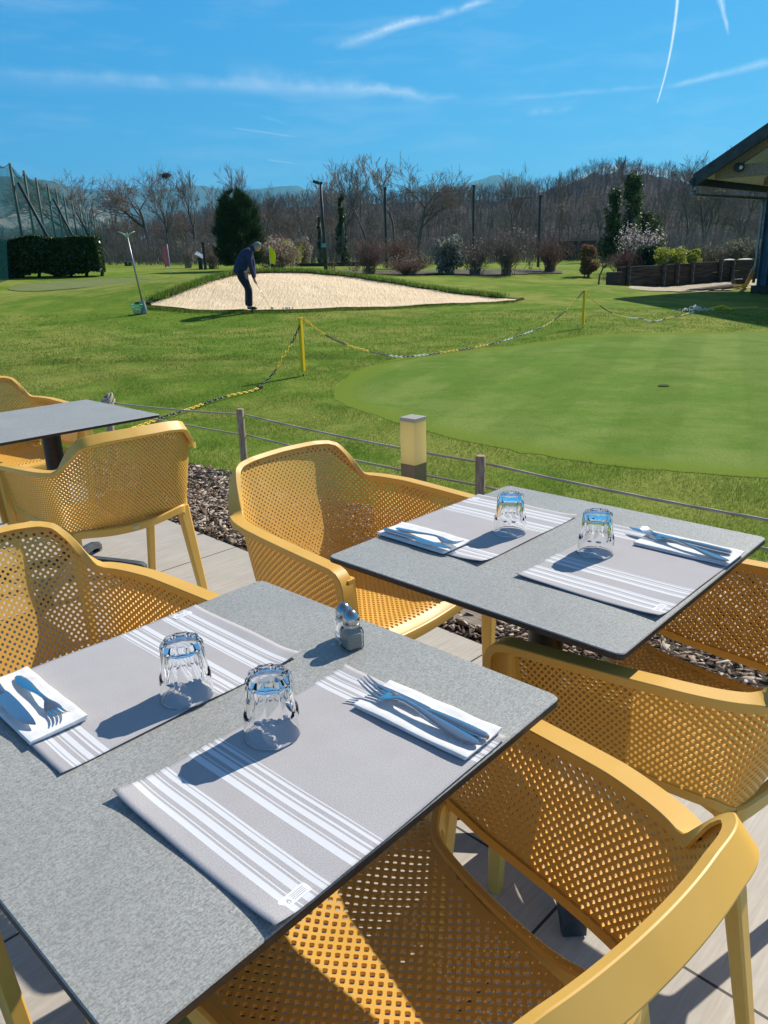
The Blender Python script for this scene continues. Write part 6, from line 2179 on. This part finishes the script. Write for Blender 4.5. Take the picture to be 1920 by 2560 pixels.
# rain pipe
pp = [Vector((.35, .10, ez - .10)), Vector((.35, .10, ez - .30)), Vector((.42, .09, ez - .40)), Vector((cl_.x - .4, cl_.y + .24, ez - .46)), Vector((cl_.x - .25, cl_.y + .26, ez - .52)), Vector((cl_.x - .22, cl_.y + .26, ez - .7)), Vector((cl_.x - .22, cl_.y + .26, .35))]
mb = MB(); mb.tube(cr(pp, 4), .05, 10); mb.build('rain_pipe', M_ZINC, bd, smooth=True)
mb = MB(); mb.tube([(.30, -1.15, ez + .25), (.62, -1.15, ez + .25)], .13, 16); mb.build('fan_housing', M_BLACK, bd, smooth=40)
mb = MB(); mb.lathe([(.055 * math.sin(a), -.055 * math.cos(a)) for a in np.linspace(0, PI, 9)], 14, (.18, -1.30, ez + .22)); mb.build('white_lamp', M_WHITE, bd, smooth=True)
# wall and dark door of the building behind the column
M_DWALL = noisy('dark_painted_wall', (.03, .035, .04), (.06, .065, .07), 1.5, .8)
mb = MB(); mb.box((8.0, -4.9, (ez + 2) / 2), (12, .25, ez + 2)); mb.build('wall', M_DWALL, bd)
# climbing plant at the column foot
r = empty('climber', (cf.x + .35, cf.y + .1, cf.z), 0, 'dark climbing plant growing up the steel column at the right edge', 'plant')
V, F = limb_geo(stems(30, 1.6, .4, 71, .3, .01, 2), 3); leaf_obj('stems', V, F, M_TWIG, r)
V, F = leaf_cloud(2600, [(0, 0, .4, .38, .3, .4, 1), (.05, 0, .9, .32, .25, .4, 1), (.1, 0, 1.4, .22, .2, .3, .6)], .045, 3); leaf_obj('leaves', V, F, M_DKBUSH, r)

# retaining wall of sleepers
wa, wb_ = at_y(1334, 621, 33), at_y(1634, 600, 37)
wa.z, wb_.z = gz(wa.x, wa.y), gz(wb_.x, wb_.y)
ta = topz(wa, 577, 1336); tb_ = topz(wb_, 559.5, 1630)
wl = (Vector((wb_.x, wb_.y, 0)) - Vector((wa.x, wa.y, 0)))
WL = wl.length; ang = math.atan2(wl.y, wl.x)
rw = empty('retaining_wall', (wa.x, wa.y, 0), ang, 'long low retaining wall of dark timber sleepers right of the small bare tree', 'wall')
M_SLEEP = noisy('tarred_sleeper', (.020, .017, .015), (.085, .068, .055), 1.6, .85, 0, .6, .012, stretch=(1.2, 14, 14), bscale=3)
rr = random.Random(4)
nc = 4
for c_ in range(nc):
    x = rr.uniform(-.3, 0) if c_ else 0
    while x < WL:
        L_ = rr.uniform(2.0, 2.6); x1 = min(WL, x + L_); x0_ = max(0, x)
        if x1 - x0_ > .1:
            f = (x0_ + x1) / 2 / WL
            zb_ = wa.z + (wb_.z - wa.z) * f; zt_ = ta + (tb_ - ta) * f
            h = (zt_ - zb_ + .05) / nc
            mb = MB(); mb.box(((x0_ + x1) / 2, rr.uniform(-.012, .012), zb_ - .05 + h * (c_ + .5)), (x1 - x0_ - .012, .22, h - .010))
            mb.build('sleeper', M_SLEEP, rw, bevel=.012)
        x = x1 + .004
mb = MB(); mb.box((-.28, -.05, wa.z + .32), (.50, .42, .70)); mb.build('end_block', M_SLEEP, rw, bevel=.02)
for u in (1351, 1427, 1456, 1488, 1548, 1575, 1628):
    n = Vector((-wl.y, wl.x, 0)); d = ray(u, 590); t = Vector((wa.x, wa.y, 0)).dot(n) / d.dot(n)
    f = ((Vector((d.x * t, d.y * t, 0)) - Vector((wa.x, wa.y, 0))).length) / WL
    zb_ = wa.z + (wb_.z - wa.z) * f; zt_ = ta + (tb_ - ta) * f
    mb = MB(); mb.box((f * WL, -.16, (zb_ + zt_) / 2 + .01), (.16, .10, zt_ - zb_ + .10)); po = mb.build('wall_post', M_SLEEP, rw, bevel=.01)
    mb = MB(); mb.box((f * WL + .06, -.218, (zb_ + zt_) / 2), (.018, .014, zt_ - zb_))
    for k in range(3): mb.box((f * WL + .06, -.225, zb_ + (zt_ - zb_) * (k + .5) / 3), (.06, .02, .03))
    mb.build('metal_strap', M_ZINC, po)
p = wa.lerp(wb_, .77); zt_ = ta + (tb_ - ta) * .77
for k, (dx, sz_) in enumerate(((0, .5), (.75, .62))):
    mb = MB()
    mb.lathe([(0, 0), (sz_ / 2 * .9, .0), (sz_ / 2, .025), (sz_ / 2 * .7, .05), (0, .065)], 16)
    o = mb.build('folded_cloth', M_PAPER, None, smooth=40); o.location = (p.x + dx, p.y + dx * .1, zt_ + .012)
    tag(o, ['pale folded sheet on top of the timber wall, left one', 'pale folded sheet on top of the timber wall, right one'][k], 'cloth')
# gravel
M_GRAVEL = noisy('pale_gravel', (.36, .30, .20), (.64, .55, .40), 9, .95, 0, .8, .04, bscale=22)
gp = [hit(*q) for q in ((1356, 623.5), (1400, 630), (1450, 631.5), (1520, 631), (1585, 626), (1660, 622))]
far_ = [Vector((wa.x, wa.y, 0)).lerp(Vector((wb_.x, wb_.y, 0)), f) + Vector((wl.y, -wl.x, 0)).normalized() * .25 for f in (1.0, .7, .4, .1)]
sheet('gravel', [(q.x, q.y) for q in gp + far_], M_GRAVEL, .8, .02, noise_h=.02)
# bits lying about
g1, g2 = hit(1452, 631), hit(1588, 628)
mb = MB(); L_ = (g2 - g1).length
mb.box((0, 0, .05), (L_, .55, .07)); mb.box((L_ * .1, -.05, .10), (L_ * .7, .35, .03), .04)
o = mb.build('dark_board', M_SLEEP, None, bevel=.01); o.location = (g1 + g2) / 2 + Vector((0, 0, .03)); o.rotation_euler = (0, 0, math.atan2((g2 - g1).y, (g2 - g1).x))
tag(o, 'long dark board lying flat at the shadow edge in front of the gravel', 'board')
bk_ = hit(1594, 622)
r = empty('crate', bk_, .2, 'small black crate on the gravel beside the leaning plank', 'crate')
mb = MB(); mb.sweep([rrect3 for rrect3 in ([Vector((a, b_, z)) for a, b_ in rrect(w_, w_ * .7, .02, 3)] for w_, z in ((.42, 0), (.48, .30), (.51, .31), (.51, .34), (.46, .34), (.44, .06)))])
mb.build('shell', M_BLACK, r)
mb = MB()
for k in range(5): mb.lathe([(0, 0), (.07, .02), (.05, .08), (0, .1)], 8, (-.14 + .07 * k, .03 * (-1) ** k, .27))
mb.build('contents', M_GRAVEL, r)
l0, l1 = hit(1607, 625), at_y(1630, 578, 28.6)
mb = MB(); mb.tube([l0, l1], .085, 4); o = mb.build('leaning_plank', M_BEAM); tag(o, 'brown plank leaning against the steel column', 'plank')
hs_ = []
for k in range(40):
    a = k / 39 * 2 * PI * 2.2
    hs_.append(hit(1585, 629) + Vector((.5 * math.cos(a) + .2 * k / 39, .3 * math.sin(a), .03 + .004 * k + .04 * abs(math.sin(a)))))
mb = MB(); mb.tube(hs_, .014, 6); o = mb.build('hose', M_YLINK, None, smooth=True); tag(o, 'thin pale hose looped on the shaded ground by the column', 'hose')

# ================================================================== GOLFER
def skin_mesh(name, nodes, edges, mats=None, sub=2, root=0):
    """nodes: (x, y, z, rx, ry)"""
    me = bpy.data.meshes.new(name)
    me.from_pydata([n[:3] for n in nodes], edges, [])
    o = bpy.data.objects.new(name + '_tmp', me); COL.objects.link(o)
    o.modifiers.new('skin', 'SKIN').use_smooth_shade = True
    for i, n in enumerate(nodes):
        s = me.skin_vertices[0].data[i]
        s.radius = (n[3], n[4] if len(n) > 4 else n[3]); s.use_root = (i == root)
    sm = o.modifiers.new('sub', 'SUBSURF'); sm.levels = sub; sm.render_levels = sub
    dg = bpy.context.evaluated_depsgraph_get(); dg.update()
    out = bpy.data.meshes.new_from_object(o.evaluated_get(dg))
    bpy.data.objects.remove(o)
    out.name = name
    out.polygons.foreach_set('use_smooth', [True] * len(out.polygons))
    return out
M_SKIN = noisy('skin', (.52, .27, .18), (.62, .36, .26), 12, .5)
M_NAVY = noisy('navy_jacket', (.020, .024, .075), (.035, .040, .115), 8, .75, 0, .3, .02)
M_TROU = noisy('dark_trousers', (.012, .013, .024), (.022, .024, .040), 8, .8, 0, .3, .02)
M_SHOE, _, _ = material('black_shoe', (.02, .02, .025), .4)
M_HAIR = noisy('grey_hair', (.12, .12, .12), (.34, .34, .33), 60, .7, stretch=(1, 1, 1))
mp = on_ground(541, 671, 19.25)
man = empty('person', (mp.x, mp.y, mp.z + .045), 0, 'golfer in navy jacket and dark trousers bending over his ball in the bunker', 'person')
sh_l, sh_r = (.06, .19, 1.35), (.09, -.19, 1.34)
hd = Vector((.275, 0, 1.455))
body = [(-.17, 0, .93, .07, .09), (-.13, 0, 1.05, .07, .09), (-.02, 0, 1.24, .08, .12), (.07, 0, 1.35, .07, .11), (.15, 0, 1.40, .055, .055), (.20, 0, 1.425, .052, .052), (.235, 0, 1.44, .055, .055),
        (.06, .17, 1.34, .050), (.13, .19, 1.06, .040), (.150, .06, .80, .036), (.150, .025, .72, .030), (.158, .015, .675, .034),
        (.09, -.17, 1.33, .050), (.12, -.19, 1.04, .040), (.150, -.06, .80, .036), (.155, -.025, .70, .030), (.165, -.015, .650, .034),
        (-.13, .10, .84, .07), (-.02, .12, .48, .050), (-.07, .12, .11, .040), (-.07, .12, .05, .04), (.05, .12, .035, .03), (.10, .12, .03, .02),
        (-.13, -.10, .84, .07), (.04, -.12, .48, .050), (.03, -.13, .11, .040), (.03, -.13, .05, .04), (.15, -.13, .035, .03), (.20, -.13, .03, .02)]
be = [(0, 1), (1, 2), (2, 3), (3, 4), (4, 5), (5, 6), (3, 7), (7, 8), (8, 9), (9, 10), (10, 11), (3, 12), (12, 13), (13, 14), (14, 15), (15, 16), (0, 17), (17, 18), (18, 19), (19, 20), (20, 21), (21, 22), (0, 23), (23, 24), (24, 25), (25, 26), (26, 27), (27, 28)]
# fingers curled round the club grip
def fingers(base, i0, side):
    ns, es = [], []
    for k in range(4):
        L_ = (.030, .034, .032, .026)[k]
        a = len(body) + len(ns)
        c = Vector((.172 + .010 * k, side * .020, base - .008 - .018 * k))
        ns += [(c.x, c.y, c.z, .010), (c.x + .018, c.y * .2, c.z - .006, .009), (c.x + .006, -c.y * .8, c.z - .010, .008)]
        es += [(i0, a), (a, a + 1), (a + 1, a + 2)]
    a = len(body) + len(ns)
    ns += [(.150, -side * .012, base - .004, .011), (.168, -side * .020, base - .030, .009)]
    es += [(i0, a), (a, a + 1)]
    return ns, es
ns, es = fingers(.69, 11, 1); body += ns; be += es
ns, es = fingers(.655, 16, -1); body += ns; be += es
me = skin_mesh('person_body', body, be, sub=2); me.materials.append(M_SKIN)
bo = link('body', me, None, man)
# head with face, looking down at the ball; joined into the one body mesh
HF, HU, HCn = Vector((.66, 0, -.75)), Vector((.75, 0, .66)), Vector((.272, 0, 1.452))
def hp_(f, y, u): return HCn + HF * f + Vector((0, 1, 0)) * y + HU * u
def head_geo(scale=1.0, keep=None, nose=True):
    V, F = [], []; nu, nv = 26, 20
    for i in range(nv + 1):
        th = PI * i / nv
        for j in range(nu):
            ph = 2 * PI * j / nu
            f, y, u = math.sin(th) * math.cos(ph), math.sin(th) * math.sin(ph), math.cos(th)
            jaw = 1 - .30 * max(0, -u - .1)
            F_, Y_, U_ = f * .094 * (jaw if f < 0 else 1 - .08 * max(0, -u)), y * .074 * jaw, u * .115
            if nose and f > .6:
                w_ = math.exp(-(y / .20) ** 2)
                F_ += .022 * w_ * math.exp(-((u + .22) / .16) ** 2)                 # nose
                F_ -= .007 * math.exp(-((abs(y) - .36) / .16) ** 2) * math.exp(-((u - .04) / .12) ** 2)   # eye sockets
                F_ += .005 * math.exp(-((u - .22) / .10) ** 2)                      # brow
                F_ += .006 * math.exp(-(y / .32) ** 2) * math.exp(-((u + .52) / .07) ** 2)  # lips
                F_ += .006 * math.exp(-(y / .3) ** 2) * math.exp(-((u + .82) / .12) ** 2)   # chin
            V.append(hp_(F_ * scale, Y_ * scale, U_ * scale))
    for i in range(nv):
        for j in range(nu):
            q = (i * nu + j, i * nu + (j + 1) % nu, (i + 1) * nu + (j + 1) % nu, (i + 1) * nu + j)
            if keep is None or keep((i + .5) / nv, (j + .5) / nu): F.append(q)
    return V, F
mb = MB(); V, F = head_geo(); mb.add(V, F)
hm = mb.mesh('head', True, .00005)
bmj = bmesh.new(); bmj.from_mesh(me); bmj.from_mesh(hm); bmj.to_mesh(me); bmj.free()
me.polygons.foreach_set('use_smooth', [True] * len(me.polygons))
def blob(name, c, r_, mat, parent):
    mb = MB()
    for i in range(9):
        pass
    V, F = [], []
    for i in range(9):
        for j in range(12):
            th, ph = PI * i / 8, 2 * PI * j / 12
            V.append(hp_(c[0] + r_[0] * math.sin(th) * math.cos(ph), c[1] + r_[1] * math.sin(th) * math.sin(ph), c[2] + r_[2] * math.cos(th)))
    for i in range(8):
        for j in range(12): F.append((i * 12 + j, i * 12 + (j + 1) % 12, (i + 1) * 12 + (j + 1) % 12, (i + 1) * 12 + j))
    mb.add(V, F); return mb.build(name, mat, parent, smooth=True, merge=.00005)
for s_ in (-1, 1):
    blob('ear', (-.008, s_ * .074, -.012), (.018, .009, .030), M_SKIN, bo)
    blob('eye', (.080, s_ * .028, .006), (.007, .012, .007), M_BLACK, bo)
jk = [(-.200, 0, .80, .150, .165), (-.185, 0, .90, .165, .18), (-.13, 0, 1.04, .155, .175), (-.02, 0, 1.23, .145, .205), (.06, 0, 1.34, .125, .185), (.145, 0, 1.405, .078, .078), (.185, 0, 1.42, .074, .074),
      (.06, .17, 1.33, .078), (.125, .20, 1.06, .064), (.150, .065, .80, .050), (.150, .03, .735, .045),
      (.09, -.17, 1.32, .078), (.115, -.20, 1.04, .064), (.150, -.065, .80, .050), (.154, -.03, .720, .045)]
je = [(0, 1), (1, 2), (2, 3), (3, 4), (4, 5), (5, 6), (4, 7), (7, 8), (8, 9), (9, 10), (4, 11), (11, 12), (12, 13), (13, 14)]
me = skin_mesh('person_jacket', jk, je); me.materials.append(M_NAVY); jo = link('jacket', me, None, man)
# collar turned up round the neck
mb = MB(); ax_ = Vector((.85, 0, .45)).normalized(); s1 = Vector((0, 1, 0)); s2 = ax_.cross(s1)
mb.sweep([[Vector((.165, 0, 1.41)) + ax_ * h + (s1 * math.cos(a) + s2 * math.sin(a)) * q for a in np.linspace(0, 2 * PI, 18, endpoint=False)] for h, q in ((-.03, .085), (.045, .088), (.048, .078), (-.02, .074))])
mb.build('collar', M_NAVY, jo, smooth=50)
tr_ = [(-.165, 0, 1.00, .12, .13), (-.16, 0, .88, .15, .16), (-.12, .10, .76, .115), (-.03, .12, .48, .088), (-.07, .12, .15, .072), (-.07, .12, .075, .072),
       (-.12, -.10, .76, .115), (.03, -.12, .48, .088), (.02, -.13, .15, .072), (.02, -.13, .075, .072)]
te = [(0, 1), (1, 2), (2, 3), (3, 4), (4, 5), (1, 6), (6, 7), (7, 8), (8, 9)]
me = skin_mesh('person_trousers', tr_, te); me.materials.append(M_TROU); link('trousers', me, None, man)
for (x, y) in ((-.07, .12), (.03, -.13)):
    me = skin_mesh('person_shoe', [(x - .03, y, .045, .045, .05), (x + .06, y, .040, .042, .045), (x + .15, y, .03, .035, .03)], [(0, 1), (1, 2)]); me.materials.append(M_SHOE); link('shoe', me, None, man)
def hair_keep(a, b_):
    f = math.sin(PI * a) * math.cos(2 * PI * b_); u = math.cos(PI * a)
    return u > .52 + .25 * max(0, f) or (f < -.15 and u > -.55) or (f < .12 and u > .0)
mb = MB(); V, F = head_geo(1.085, hair_keep, False); mb.add(V, F)
hr = mb.build('hair', M_HAIR, man, smooth=True, merge=.00005)
so = hr.modifiers.new('s', 'SOLIDIFY'); so.thickness = .008; so.offset = -1

# the club he holds is a thing of its own
M_GRIP, _, _ = material('rubber_grip', (.02, .02, .02), .7)
cl0 = empty('golf_club', (mp.x + .195, mp.y, mp.z + .045 + .60), 0, 'thin steel golf club held by the golfer, reaching down to the sand', 'golf club')
o_ = Vector((.195, 0, .60))
g0_, g1_ = Vector((.150, 0, .80)) - o_, Vector((.195, 0, .60)) - o_
hd_ = Vector((.50, .02, .02)) - o_
mb = MB(); mb.tube([g0_, g1_], [.014, .011], 8); mb.build('grip', M_GRIP, cl0, smooth=40)
mb = MB(); mb.tube([g1_, hd_], [.006, .0045], 6); mb.build('shaft', M_STEEL, cl0, smooth=True)
mb = MB(); mb.box(tuple(hd_ + Vector((.035, 0, -.005))), (.075, .022, .05), rot=Matrix.Rotation(R(25), 3, 'Y')); mb.build('club_head', M_STEEL, cl0, bevel=.005)

# ================================================================== AIR
hz = bpy.data.materials.new('air'); hz.use_nodes = True
for n in list(hz.node_tree.nodes):
    if n.type == 'BSDF_PRINCIPLED': hz.node_tree.nodes.remove(n)
pv = hz.node_tree.nodes.new('ShaderNodeVolumePrincipled')
pv.inputs['Density'].default_value = 1.0e-4
pv.inputs['Color'].default_value = (.24, .74, 1.0, 1)
pv.inputs['Anisotropy'].default_value = 0.25
hz.node_tree.links.new(pv.outputs[0], [n for n in hz.node_tree.nodes if n.type == 'OUTPUT_MATERIAL'][0].inputs['Volume'])
zt_ = max((o.matrix_basis @ v.co).z for o in bpy.data.objects if o.name.startswith('mountain') for v in o.data.vertices) + 25
print('HAZE TOP', zt_)
mb = MB(); mb.box((0, 4700, (zt_ - 200) / 2), (30000, 10000, zt_ + 200))
hb = mb.build('haze', hz); hb['kind'] = 'stuff'
